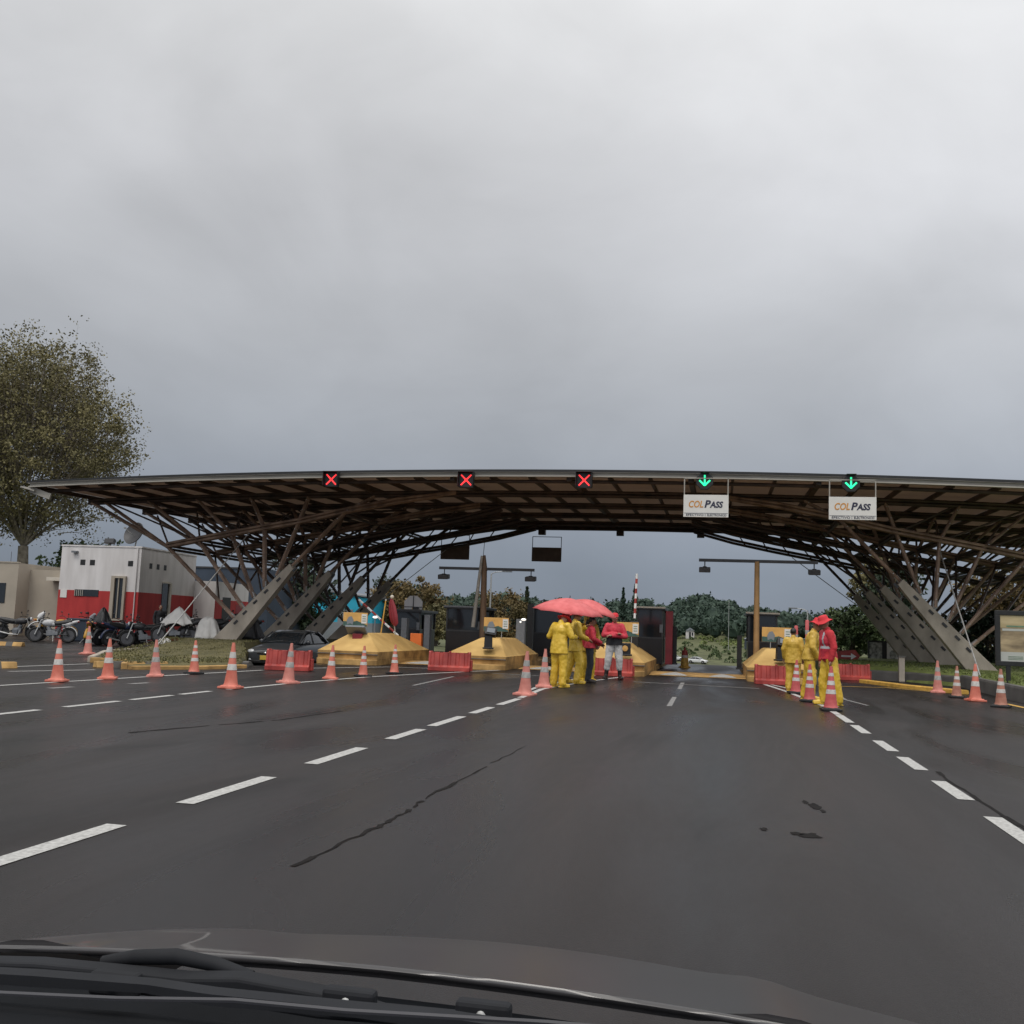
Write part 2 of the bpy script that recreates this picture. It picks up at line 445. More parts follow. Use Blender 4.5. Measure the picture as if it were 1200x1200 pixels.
# ================================================================== GROUND
RX = [-260, -204, -155.7, -124.7, -109.5, -96.3, -87, -72.2, -54, -43.2, -32.5, -22, -15, -6.1, 2.2, 12.5, 20.9, 32.6, 42.5, 55.6, 84.3, 200]
RZ = [4, 5.0, 7.7, 11.0, 12.9, 13.3, 13.6, 13.3, 12.8, 12.1, 11.7, 12.4, 14.0, 16.1, 14.9, 11.4, 9.3, 6.6, 5.3, 4.4, 4.4, 4]
def ridge(x): return interp(x, RX, RZ)
def ground_z(x, y):
    """height of the bare ground: level plaza, a side lane that dips, a valley and a wooded hill beyond"""
    if y < 46:
        far = 0.0
    else:
        r = max(1.4, ridge(x) - 6.5)
        mid = interp(y, [46, 80, 150, 230, 300, 340, 430, 600, 1600], [0, -2.2, -4.5, -5, -1.6, 1.0, r, r-3, r-3])
        flat = interp(y, [46, 120, 230, 300, 340, 430, 600, 1600], [0, -.5, -3, -1.2, 1.0, r, r-3, r-3])
        w = max(smooth((-13-x)/7), smooth((x-5)/5))
        far = lerp(mid, flat, w)
    dip = -.56*smooth((y-25.3)/9)*smooth((x+17.6)/.9)*smooth((-12.0-x)/.9)*(1-smooth((y-44)/6))
    return far + dip

xs = [-1200, -700, -450] + [-320+20*i for i in range(11)] + [-110+6*i for i in range(13)] + [-36+1.0*i for i in range(75)] + [40+8*i for i in range(10)] + [130, 170, 230, 320, 500, 800, 1300]
ys = [-60, -30, -12] + [-10+2*i for i in range(17)] + [23+1.0*i for i in range(36)] + [60+6*i for i in range(15)] + [155+15*i for i in range(30)] + [640, 740, 900, 1200, 1700, 2600]
def grid(name, xs, ys, zf, material, keep=None):
    b = MB(); n = len(xs)
    b.v = [(x, y, zf(x, y)) for y in ys for x in xs]
    for j in range(len(ys)-1):
        for i in range(n-1):
            if keep and not keep((xs[i]+xs[i+1])/2, (ys[j]+ys[j+1])/2): continue
            b.f.append((j*n+i, j*n+i+1, (j+1)*n+i+1, (j+1)*n+i)); b.m.append(0)
    return structure(b.build(name, material, recalc=False, smooth_angle=60))
grid('ground', xs, ys, lambda x, y: ground_z(x, y) - .05, M['soil'])
rxs = [-44+1.0*i for i in range(66)]
rys = [-14+1.0*i for i in range(37)] + [23+.5*i for i in range(70)] + [58+3*i for i in range(25)]
def road_keep(x, y):
    if y < 46: return -44 < x < 22
    if y < 58: return -18 < x < 5
    return -12 + (y-58)*.05 < x < 2 + (y-58)*.02
grid('road', rxs, rys, lambda x, y: ground_z(x, y), ASPHALT, road_keep)

def quad_strip(b, pts, w, z=.004, mi=0, step=1.0):
    """flat painted line following pts (x, y)"""
    out = []
    for i in range(len(pts)-1):
        a, c = V(*pts[i], 0), V(*pts[i+1], 0)
        n = max(1, int((c-a).length/step))
        for k in range(n + (1 if i == len(pts)-2 else 0)):
            out.append(a.lerp(c, k/n))
    vs = []
    for i, p in enumerate(out):
        d = (out[min(i+1, len(out)-1)] - out[max(i-1, 0)]).normalized()
        s = V(-d.y, d.x, 0)*w/2
        for q in (p+s, p-s): vs.append((q.x, q.y, ground_z(q.x, q.y)+z))
    b.add(vs, [(2*i, 2*i+1, 2*i+3, 2*i+2) for i in range(len(out)-1)], mi)
b = MB()
for y0, y1 in [(2.3, 3.55), (4.45, 5.82), (6.63, 7.99), (8.86, 10.22), (11.13, 12.36), (12.83, 14.42), (15.03, 16.35), (16.96, 18.65)]:
    quad_strip(b, [(-3.58, y0), (-3.58, y1)], .135)
for y0, y1 in [(3.4, 4.6), (5.4, 6.5), (7.25, 8.47), (9.3, 10.43), (11.24, 12.38), (12.98, 14.23), (15.23, 16.59), (17.06, 18.63)]:
    quad_strip(b, [(2.03, y0), (2.03, y1)], .135)
for y0, y1 in [(6.2, 7.4), (8.5, 9.8), (10.6, 12.01), (12.55, 13.83), (14.15, 15.33), (15.6, 16.6)]:
    quad_strip(b, [(-8.63, y0), (-8.63, y1)], .125)
quad_strip(b, [(-3.6, 18.9), (-3.72, 22), (-3.3, 26), (-2.55, 31)], .12)
quad_strip(b, [(-3.85, 20.5), (-3.95, 23), (-3.75, 27), (-3.5, 30.4)], .10)
quad_strip(b, [(2.03, 18.7), (2.0, 21), (1.6, 26), (.95, 31.7)], .12)
quad_strip(b, [(2.25, 21), (2.1, 24), (1.75, 27.5), (1.2, 30.3)], .10)
quad_strip(b, [(-8.6, 17.2), (-8.5, 20.1), (-8.15, 23.5), (-7.5, 26.6), (-6.5, 30.6)], .12)
quad_strip(b, [(-12.1, 12.0), (-11.75, 17), (-11.5, 21), (-11.2, 24.2)], .11)
quad_strip(b, [(-10.9, 26.2), (-9.6, 29.3), (-7.6, 29.9)], .12)
quad_strip(b, [(-15.6, 20.3), (-15.45, 23.3)], .11)
quad_strip(b, [(-14.44, 19.0), (-13.75, 21.0)], .11)
structure(b.build('road_marking', M['white_line'], recalc=False))
b = MB()
quad_strip(b, [(-.94, 28.0), (-.9, 24.6)], .10); quad_strip(b, [(-.88, 21.5), (-.86, 18.7)], .09)
quad_strip(b, [(-2.2, 27.2), (1.0, 26.7)], .16); quad_strip(b, [(-6.2, 28.3), (-3.9, 28.0)], .14)
quad_strip(b, [(2.8, 27.9), (2.7, 23.5), (2.93, 21.8)], .07)
quad_strip(b, [(-6.6, 25.5), (-6.3, 21.0)], .08)
for x, y in [(-10.9, 15.4), (-10.6, 17.3), (-11.3, 13.1)]: quad_strip(b, [(x, y), (x+.05, y+.55)], .16)
structure(b.build('worn_road_marking', M['worn_line'], recalc=False))
b = MB()
quad_strip(b, [(2.7, 30.0), (4.65, 30.7), (5.9, 29.2)], .13)
quad_strip(b, [(6.32, 25.0), (6.4, 22.0), (6.5, 16)], .13)
structure(b.build('yellow_road_marking', M['yellow_line'], recalc=False))
random.seed(3)
b = MB()
def crack(pts, w):
    out = []
    for i in range(len(pts)-1):
        for k in range(8):
            t = k/8
            out.append((lerp(pts[i][0], pts[i+1][0], t) + random.uniform(-.018, .018), lerp(pts[i][1], pts[i+1][1], t)))
    for i in range(len(out)-1):
        if random.random() < .12: continue
        quad_strip(b, [out[i], out[i+1]], w*random.uniform(.35, 1.4), z=.003, step=9)
crack([(-2.16, 5.2), (-2.11, 6.2), (-2.09, 6.85), (-2.12, 7.6), (-2.1, 9.7)], .028)
crack([(-2.1, 9.7), (-2.06, 11.5)], .012)
crack([(2.14, 5.5), (2.13, 9), (2.16, 11.5)], .05)
crack([(-6.3, 10.1), (-5.9, 11.4), (-5.5, 12.5), (-5.3, 14.5)], .05)
def patch(cx, cy, rx, ry):
    n = 18; ring = []
    for k in range(n):
        a = 2*pi*k/n; r = random.uniform(.6, 1.15)
        ring.append((cx+rx*r*cos(a), cy+ry*r*sin(a), .003))
    b.add(ring, [tuple(range(n))])
patch(.31, 7.27, .03, .06); patch(.60, 7.16, .085, .10); patch(.52, 7.2, .05, .06); patch(.74, 8.41, .05, .14); patch(.68, 8.6, .025, .1); patch(.78, 8.2, .02, .08)
structure(b.build('road_crack', M['tar'], recalc=False))

# speed humps across the lanes, with pale teeth
def speed_hump(x0, x1):
    hb = MB(); n = 8
    prof = [(31.9 + 3.4*k/n, .012 + .055*sin(pi*k/n)) for k in range(n+1)]
    vs = [(x, y, z) for x in (x0, x1) for y, z in prof]
    hb.add(vs, [(k, k+1, k+n+2, k+n+1) for k in range(n)])
    for xt in (lerp(x0, x1, .25), lerp(x0, x1, .75)):
        def hz(y): return .018 + .055*sin(pi*(y-31.9)/3.4)
        t = [(xt-.42, 32.1), (xt+.42, 32.1), (xt+.28, 32.7), (xt-.28, 32.7)]
        hb.add([(x, y, hz(y)) for x, y in t], [(0, 1, 2, 3)], 1)
        t = [(xt-.28, 32.7), (xt+.28, 32.7), (xt+.04, 33.5), (xt-.04, 33.5)]
        hb.add([(x, y, hz(y)) for x, y in t], [(0, 1, 2, 3)], 1)
    return structure(hb.build('speed_hump', [M['yellow_dirty'], M['white_line']], recalc=False, smooth_angle=60))
for x0, x1 in [(-2.1, .85), (-6.2, -3.35), (-10.2, -7.55)]: speed_hump(x0, x1)

# grass verges
def resample(poly, step):
    out = []
    for i in range(len(poly)):
        a, c = V(*poly[i], 0), V(*poly[(i+1) % len(poly)], 0)
        n = max(1, round((c-a).length/step))
        out += [a.lerp(c, k/n) for k in range(n)]
    return out
def verge(name, poly, zf, material, skirt=-.9, rings=9):
    pts = resample(poly, .6); n = len(pts)
    c = sum(pts, V(0, 0, 0))/n
    vs = []
    for p in pts:
        q = p + (p-c).normalized()*.75; vs.append((q.x, q.y, skirt))
    for k in range(rings+1):
        t = k/rings
        for p in pts:
            q = p.lerp(c, t*.97)
            vs.append((q.x, q.y, zf(q.x, q.y, t) + random.uniform(-.015, .015)))
    fs = []
    for r in range(rings+1):
        for k in range(n):
            fs.append((r*n+k, r*n+(k+1) % n, (r+1)*n+(k+1) % n, (r+1)*n+k))
    fs.append(tuple((rings+1)*n+k for k in range(n)))
    return structure(MB().add(vs, fs).build(name, material, smooth_angle=70)), poly
def inside(poly, x, y):
    r = False
    for i in range(len(poly)):
        (x1, y1), (x2, y2) = poly[i], poly[i-1]
        if (y1 > y) != (y2 > y) and x < (x2-x1)*(y-y1)/(y2-y1)+x1: r = not r
    return r
LEFT_POLY = [(-13.5, 22.0), (-12.5, 23.4), (-12.2, 24.8), (-14.2, 29.5), (-17.0, 35.0), (-17.6, 40), (-17.6, 52), (-24.6, 52), (-24.6, 44), (-23.6, 41.6), (-22.2, 38.6), (-19.9, 34.2), (-18.2, 28.4), (-15.8, 24.2)]
def left_z(x, y, t=1):
    e = .10*smooth(t*5)
    return .06 + e + .28*smooth((y-27)/10)*smooth(t*3)
verge('grass_verge', LEFT_POLY, left_z, M['grass'])
RIGHT_POLY = [(6.75, 15), (6.85, 22), (7.2, 29), (7.4, 33.5), (6.2, 36.2), (3.6, 37.5), (3.2, 56), (40, 56), (40, 15)]
def right_z(x, y, t=1): return .34 + .05*smooth(t*4) + .12*smooth((y-34)/5)
verge('grass_verge', RIGHT_POLY, right_z, M['grass_green'])
def tufts(name, poly, zf, material, count, h, ymax=200, xmax=200):
    b = MB(); xs_ = [p[0] for p in poly]; ys_ = [p[1] for p in poly]; k = 0
    while k < count:
        x, y = random.uniform(min(xs_), min(max(xs_), xmax)), random.uniform(min(ys_), min(max(ys_), ymax))
        k += 1
        if not inside(poly, x, y): continue
        z = zf(x, y) - .02; a = random.uniform(0, pi); w = random.uniform(.012, .03); hh = h*random.uniform(.4, 1.3)
        dx, dy = cos(a)*w, sin(a)*w; lx, ly = random.uniform(-.05, .05), random.uniform(-.05, .05)
        b.add([(x-dx, y-dy, z), (x+dx, y+dy, z), (x+lx, y+ly, z+hh)], [(0, 1, 2)])
    o = b.build(name, material, recalc=False); o['kind'] = 'stuff'; return o
tufts('grass', LEFT_POLY, left_z, M['blade'], 30000, .05, ymax=46)
tufts('grass', RIGHT_POLY, right_z, M['blade_green'], 22000, .06, ymax=44, xmax=14)

def kerb(name, pts, w, h, material, z0=None, st=True, parent=None, build=True):
    """rectangular kerb swept along pts (x, y)"""
    b = MB(); out = []
    for i in range(len(pts)-1):
        a, c = V(*pts[i], 0), V(*pts[i+1], 0); n = max(1, int((c-a).length/1.0))
        out += [a.lerp(c, k/n) for k in range(n)]
    out.append(V(*pts[-1], 0)); vs = []
    for i, p in enumerate(out):
        d = (out[min(i+1, len(out)-1)]-out[max(i-1, 0)]).normalized(); s = V(-d.y, d.x, 0)*w/2
        z = ground_z(p.x, p.y) if z0 is None else z0
        q1, q2 = p+s, p-s; q3, q4 = p+s*.85, p-s*.85
        vs += [(q1.x, q1.y, z-.03), (q1.x, q1.y, z+h*.85), (q3.x, q3.y, z+h), (q4.x, q4.y, z+h), (q2.x, q2.y, z+h*.85), (q2.x, q2.y, z-.03)]
    fs = []
    for i in range(len(out)-1):
        for k in range(5): fs.append((i*6+k, i*6+k+1, (i+1)*6+k+1, (i+1)*6+k))
    fs.append(tuple(range(6))); fs.append(tuple(reversed(range((len(out)-1)*6, len(out)*6))))
    o = b.add(vs, fs).build(name, material)
    if st: structure(o)
    return o
kerb('kerb', [(-13.6, 21.9), (-14.9, 24.0), (-15.9, 24.1)], .14, .13, M['yellow_dirty'])
kerb('kerb', [(-16.0, 24.2), (-18.3, 28.4), (-20.0, 34.2)], .16, .15, M['concrete'])
kerb('kerb', [(-13.4, 21.8), (-12.4, 23.3), (-12.05, 24.9)], .2, .085, M['yellow_dirty'])
kerb('kerb', [(-12.05, 24.95), (-14.1, 29.6), (-16.9, 35.1)], .16, .14, M['concrete_dark'])
kerb('kerb', [(6.65, 15), (6.75, 22), (7.1, 29), (7.3, 33.6)], .2, .36, M['concrete_dark'])
kerb('kerb', [(7.3, 33.7), (6.15, 36.1), (3.5, 37.4)], .2, .32, M['concrete_dark'])
kerb('kerb', [(4.4, 33.6), (5.2, 31.0), (6.3, 29.0)], .30, .10, M['yellow_line'])

# ================================================================== TOLL CANOPY
CX, CY = -5.05, 37.0
canopy = thing('toll_canopy', 'long low toll plaza canopy of bamboo trusses on leaning concrete fins across the road', 'canopy', (CX, CY, 0))
def roof_z(x, y): return 6.55 - .0013*x*x + .015*(y+3.5)
X0, X1, YF, YB = -20.15, 20.15, -3.5, 15.0
NX = 40
# corrugated roof sheet
b = MB(); rows = [YF-.12 + (YB-YF+.3)*k/8 for k in range(9)]; cols = [X0-.1 + (X1-X0+.2)*k/240 for k in range(241)]
for t in (0, -.035):
    for y in rows:
        for i, x in enumerate(cols): b.v.append((x, y, roof_z(x, y) + t + (.022 if i % 2 else -.005)))
n = len(cols); o_ = n*len(rows)
for j in range(len(rows)-1):
    for i in range(n-1):
        b.f.append((j*n+i, j*n+i+1, (j+1)*n+i+1, (j+1)*n+i)); b.m.append(0)
        b.f.append((o_+j*n+i, o_+(j+1)*n+i, o_+(j+1)*n+i+1, o_+j*n+i+1)); b.m.append(0)
for i in range(n-1):
    for j in (0, len(rows)-1):
        b.f.append((j*n+i, j*n+i+1, o_+j*n+i+1, o_+j*n+i)); b.m.append(0)
b.build('roof', M['roof_tile'], canopy)
# soffit boards: separate panels between the rafters
b = MB(); RAFT = [X0 + .1 + 1.34*k for k in range(31)]
for k in range(30):
    xa, xb = RAFT[k]+.03, RAFT[k+1]-.03
    for j in range(20):
        ya, yb = YF + (YB-YF)*j/20, YF + (YB-YF)*(j+1)/20 - .012
        vs = []
        for dz in (-.06, -.085):
            for x, y in ((xa, ya), (xb, ya), (xb, yb), (xa, yb)): vs.append((x, y, roof_z(x, y)+dz))
        b.add(vs, [(0, 1, 2, 3), (7, 6, 5, 4), (0, 4, 5, 1), (1, 5, 6, 2), (2, 6, 7, 3), (3, 7, 4, 0)])
b.build('soffit', M['deck'], canopy)
def sweep_x(b, y, z0, z1, w, xa=X0, xb=X1, n=NX, mi=0):
    """beam along x following the crown of the roof"""
    vs = []
    for k in range(n+1):
        x = lerp(xa, xb, k/n); z = roof_z(x, y)
        vs += [(x, y-w/2, z+z0), (x, y+w/2, z+z0), (x, y+w/2, z+z1), (x, y-w/2, z+z1)]
    fs = [(4*k+i, 4*k+(i+1) % 4, 4*k+4+(i+1) % 4, 4*k+4+i) for k in range(n) for i in range(4)]
    fs += [(3, 2, 1, 0), (4*n, 4*n+1, 4*n+2, 4*n+3)]
    b.add(vs, fs, mi)
b = MB(); sweep_x(b, YF-.06, -.20, -.045, .05); sweep_x(b, YF-.11, -.21, -.17, .14)
b.box((X0-.05, YF+.1, roof_z(X0, YF)-.26), (.6, .5, .05), ry=.25); b.box((X0+.4, YF+.02, roof_z(X0, YF)-.40), (.9, .06, .22), ry=.3)
b.build('fascia', M['fascia'], canopy)
b = MB(); sweep_x(b, YF-.17, -.045, .030, .06, X0-.1, X1+.1); b.build('edge_flashing', M['black'], canopy)
for x in RAFT:
    b = MB(); vs = []
    big = min(abs(x-c) for c in (-8.1, -4.1, .0, 4.1, 8.1)) < .68
    w, h = (.16, .22) if big else (.075, .16)
    for y in (YF+.03, YB-.05):
        z = roof_z(x, y) - .09
        vs += [(x-w/2, y, z), (x+w/2, y, z), (x+w/2, y, z-h), (x-w/2, y, z-h)]
    b.add(vs, [(0, 1, 2, 3), (4, 5, 6, 7), (0, 4, 5, 1), (1, 5, 6, 2), (2, 6, 7, 3), (3, 7, 4, 0)])
    if big: b.box((x, YB-.2, roof_z(x, YB)-.52), (.36, .3, .36))
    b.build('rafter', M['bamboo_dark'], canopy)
def culm(b, p0, p1, r, seg=.42, n=6, mi=0):
    p0, p1 = Vector(p0), Vector(p1); L = (p1-p0).length; k = max(2, int(L/seg)); pts = []; rs = []
    for i in range(k):
        t = i/k
        pts += [p0.lerp(p1, t), p0.lerp(p1, t+.08/k)]; rs += [r*1.13, r]
    pts.append(p1); rs.append(r)
    b.path(pts, rs, n, mi)
def culm_curve(b, pts, r, n=6, mi=0, off=V(0, 0, 0)):
    b.path([Vector(p)+off for p in pts], [r]*len(pts), n, mi)
for y, rowsn, tw in [(-3.1, 1, 1), (0, 2, 2), (4, 2, 2), (8, 2, 2), (12, 2, 2), (14.5, 2, 2)]:
    b = MB()
    for q in range(rowsn):
        for s in ((-.07, .07) if tw == 2 else (0,)):
            pts = [(lerp(X0+.1, X1-.1, k/NX), y+s, roof_z(lerp(X0, X1, k/NX), y) - .30 - .115*q) for k in range(NX+1)]
            b.path(pts, .062, 6)
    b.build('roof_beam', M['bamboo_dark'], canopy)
NU = [(16.42, 3.97), (15.11, 4.23), (13.71, 4.50), (12.36, 4.75), (10.96, 5.01), (9.1, 5.45)]
FU = [(13.37, 1.28), (13.02, 1.66), (12.62, 2.08), (12.2, 2.50), (11.72, 2.96), (11.08, 3.36)]
RU = [19.3, 17.4, 15.3, 13.0, 10.6, 7.9]
def bundle(name, p0, p1, m, two=True, r=.05, steel_start=False, sep=.085):
    b = MB(); p0, p1 = Vector(p0), Vector(p1)
    offs = (-sep, sep) if two else (0,)
    for s in offs: culm(b, p0+V(0, s, 0), p1+V(0, s, 0), r)
    if two:
        for t in (.12, .5, .88):
            c = p0.lerp(p1, t); b.path([c+V(0, -sep-.07, 0), c+V(0, sep+.07, 0)], .018, 6, 1)
    if steel_start:
        d = (p1-p0).normalized(); b.path([p0-d*.28, p0+d*.05], .03, 6, 1); b.path([p0-d*.02, p0+d*.22], .085, 8, 1)
    return b.build(name, [m, M['steel']], canopy, smooth_angle=40)
for fi, y in enumerate((0, 4, 8, 12)):
    front = fi == 0
    mm = M['bamboo'] if fi < 2 else M['bamboo_dark']  # front frames paler as if lit, rear ones darker: light put into colour
    for s in (-1, 1):
        # concrete fin
        b = MB(); t = .42
        poly = [(s*14.55, -.7), (s*14.22, .36), (s*11.16, 3.42), (s*10.98, 3.22), (s*13.2, .36), (s*13.2, -.7)]
        b.prism(poly, 'y', y-t/2, y+t/2)
        b.build('concrete_fin', M['concrete'], canopy, bevel=.02)
        for k in range(6):                       # steel shoe under each strut, bolted to the face of the fin
            b = MB(); u_, z_ = FU[k]; dx, dz = -.055, -.055
            b.box((s*(u_+dx*3), y-t/2-.012, z_+dz*3), (.20, .024, .085), ry=s*pi/4)
            b.box((s*(u_+dx*3), y-t/2-.03, z_+dz*3), (.05, .02, .05), ry=s*pi/4)
            b.build('steel_shoe', M['dark_metal'], canopy)
        P = lambda uz, dy=0: (s*uz[0], y+dy, uz[1])
        top = lambda u: (s*u, y-.0, roof_z(u, y)-.42)
        for k in range(6):
            bundle('bamboo_strut', P(FU[k]), P(NU[k]), mm, steel_start=True)
        bundle('roof_prop', P(NU[0]), (s*19.9, y, roof_z(19.9, y)-.40), mm, r=.06)
        for k in range(6):
            bundle('roof_prop', P(NU[k]), top(RU[k]), mm)
        for k in range(1, 5):
            bundle('truss_web', P(NU[k]), top(RU[k-1]-.15), M['bamboo_dark'], two=False, r=.035)
        # chord: two culms over two, from the outer node up to the crown
        b = MB()
        pts = NU + [(7.0, 5.86), (4.7, 6.22)]
        for dz in (0, .13):
            for dy in (-.13, .13):
                culm_curve(b, [P((u, min(z+dz, roof_z(u, y)-.3)), dy) for u, z in pts], .05)
        b.build('bamboo_chord', mm, canopy, smooth_angle=40)
        if fi >= 1:
            b = MB()
            pts = [(13.6, 4.12), (11.3, 4.5), (9.3, 4.9), (7.4, 5.25), (5.6, 5.62), (3.8, 6.10)]
            for dz in (0, .14):
                for dy in (-.1, .1): culm_curve(b, [P((u, z+dz), dy) for u, z in pts], .055)
            for k in range(8):
                u0 = 13.2 - k*1.0; u1 = u0 - .55
                zl = lambda u: interp(-u, [-q[0] for q in pts], [q[1] for q in pts])
                b.path([P((u0, zl(u0))), P((u1, zl(u1)+.45+.03*k if k < 6 else roof_z(u1, y)-.4))], .03, 5)
            b.build('arch_beam', M['bamboo_dark'], canopy, smooth_angle=40)
        if fi < 3:
            for k in range(6):
                b = MB(); culm(b, (s*NU[k][0], y+.1, NU[k][1]+.05), (s*NU[k][0], y+3.9, NU[k][1]+.05), .055)
                culm(b, (s*NU[k][0], y+.1, NU[k][1]-.08), (s*NU[k][0], y+3.9, NU[k][1]-.08), .055)
                b.build('bamboo_tie', M['bamboo_dark'], canopy, smooth_angle=40)
                b = MB()
                culm(b, (s*lerp(FU[k][0], NU[k][0], .25), y+.1, lerp(FU[k][1], NU[k][1], .25)), (s*NU[k][0], y+3.9, NU[k][1]), .04)
                culm(b, (s*NU[k][0], y+.1, NU[k][1]), (s*RU[k], y+3.9, roof_z(RU[k], y)-.5), .04)
                b.build('cross_brace', M['bamboo_dark'], canopy, smooth_angle=40)
for s, y1 in ((-1, 13.2), (1, 13.2)):
    b = MB(); b.span(s*12.6, s*14.7, -.75, y1, -.7, .30)
    b.build('plinth', M['concrete'], canopy, bevel=.03)
def local(p): return V(p[0]-CX, p[1]-CY, p[2])
b = MB(); b.path([local((-18.0, 37, 4.65)), local((-18.35, 31.2, .12))], .022, 6); b.build('guy_cable', M['steel'], canopy)
b = MB(); b.path([local((7.3, 37, 4.5)), local((7.55, 32.6, .32))], .022, 6); b.build('guy_cable', M['steel'], canopy)
for s in (-1, 1):
    b = MB(); b.path([(s*8.3, 12, 5.0), (s*12.2, 13.4, 2.3)], .018, 5); b.build('guy_cable', M['steel'], canopy)

# ---- signals on the eave
def lane_signal(x, z, kind, label):
    r = thing('lane_signal', label, 'lane signal', (x, 33.30, z), 0, 'lane signals along the canopy edge')
    b = MB()
    if kind == 'cross':
        b.box((0, 0, 0), (.50, .14, .50))
        b.box((0, -.1, .27), (.54, .30, .02)); b.box((-.26, -.1, .02), (.02, .26, .5)); b.box((.26, -.1, .02), (.02, .26, .5))
    else:
        oct_ = [(.29*cos(pi/8+k*pi/4), .29*sin(pi/8+k*pi/4)) for k in range(8)]
        b.prism(oct_, 'y', -.07, .07)
        b.box((0, -.1, .27), (.30, .26, .02))
    b.box((0, .12, .1), (.1, .12, .1))
    b.build('housing', M['black'], r, bevel=.008)
    b = MB()
    if kind == 'cross':
        for a in (pi/4, -pi/4):
            for k in range(7):
                t = (k-3)*.072
                b.box((t*cos(a), -.078, t*sin(a)), (.068, .016, .046), ry=-a)
        b.build('cross_symbol', M['led_red'], r)
    else:
        b.box((0, -.078, .04), (.055, .016, .30)); 
        for a in (pi/4, 3*pi/4): b.box((.085*(1 if a < 1 else -1), -.078, -.065), (.24, .016, .055), ry=-a)
        b.box((0, -.078, -.13), (.06, .016, .06), ry=pi/4)
        b.build('arrow_symbol', M['led_green'], r)
    return r
lane_signal(-13.27, 6.17, 'cross', 'red cross lane signal nearest the left end of the canopy edge, above the parked sedan')
lane_signal(-8.45, 6.19, 'cross', 'red cross lane signal in the middle of the three red ones')
lane_signal(-4.44, 6.21, 'cross', 'red cross lane signal next to the left pass sign')
lane_signal(-.53, 6.22, 'arrow', 'green down arrow signal above the left pass sign')
lane_signal(3.98, 6.18, 'arrow', 'green down arrow signal above the right pass sign')

def text_mesh(s, size, material, parent, loc, shear=0, offset=0, name='lettering', extrude=.004, align='LEFT', width=None):
    cu = bpy.data.curves.new('txt', 'FONT'); cu.body = s; cu.size = size; cu.shear = shear; cu.offset = offset
    cu.extrude = extrude; cu.align_x = align; cu.resolution_u = 3
    o = bpy.data.objects.new('txt', cu); COL.objects.link(o)
    bpy.context.view_layer.update()
    me = bpy.data.meshes.new_from_object(o.evaluated_get(bpy.context.evaluated_depsgraph_get()))
    bpy.data.objects.remove(o); bpy.data.curves.remove(cu)
    xs_ = [v.co.x for v in me.vertices]; w = max(xs_)-min(xs_)
    k = (width/w) if width else 1
    for v in me.vertices:
        v.co = (v.co.x*k, -v.co.z, v.co.y)
    me.materials.clear(); me.materials.append(material)
    r = bpy.data.objects.new(name, me); COL.objects.link(r); r.parent = parent; r.location = loc
    return r
def pass_sign(x, z, label):
    r = thing('pass_sign', label, 'sign', (x, 33.22, z), 0, 'pass signs hanging from the canopy edge')
    W, Hh = 1.42, .72
    b = MB(); b.box((0, 0, 0), (W, .05, Hh)); b.build('panel', M['sign_white'], r, bevel=.006)
    b = MB(); b.box((-W/2+.02, 0, Hh/2+.27), (.035, .04, .54)); b.box((W/2-.02, 0, Hh/2+.27), (.035, .04, .54)); b.box((0, 0, Hh/2+.54), (W, .04, .035))
    b.build('hanger', M['fascia'], r)
    text_mesh('COL', .30, M['letter_orange'], r, (-.565, -.028, -.045), .22, .006, width=.46)
    text_mesh('P', .325, M['letter_navy'], r, (-.055, -.028, -.045), .22, .010, width=.20)
    text_mesh('ASS', .27, M['letter_navy'], r, (.135, -.028, -.045), .22, .010, width=.425)
    b = MB(); b.box((0, -.027, -.235), (W*.97, .006, .012)); b.build('rule_line', M['letter_navy'], r)
    text_mesh('EFECTIVO', .10, M['letter_navy'], r, (-.63, -.028, -.325), 0, .001, width=.55)
    b = MB(); b.box((-.02, -.028, -.295), (.012, .006, .085)); b.build('rule_line', M['letter_navy'], r)
    text_mesh('ELECTRONICO', .10, M['letter_navy'], r, (.04, -.028, -.325), 0, .001, width=.60)
pass_sign(-.48, 5.40, 'white hanging pass sign below the green arrow nearer the middle of the canopy')
pass_sign(4.02, 5.38, 'white hanging pass sign below the green arrow nearer the right fins')
def hanging_board(x, label):
    r = thing('hanging_board', label, 'sign', (x, 51.2, 5.05), 0, 'brown boards hung under the rear eave')
    b = MB(); b.box((0, 0, 0), (1.52, .08, .72)); b.build('panel', M['sign_brown'], r, bevel=.01)
    b = MB(); b.box((-.74, 0, .62), (.03, .04, .55)); b.box((.74, 0, .62), (.03, .04, .55)); b.box((0, 0, .9), (1.5, .04, .03))
    b.build('hanger', M['dark_metal'], r)
hanging_board(-13.45, 'brown back of a hanging board half behind the bamboo arch')
hanging_board(-8.65, 'brown back of a hanging board free against the sky')

# ================================================================== BUILDINGS
def wall_box(name, x0, x1, y0, y1, z0, z1, m, parent, bevel=.0):
    b = MB(); b.span(x0, x1, y0, y1, z0, z1); return b.build(name, m, parent, bevel=bevel)
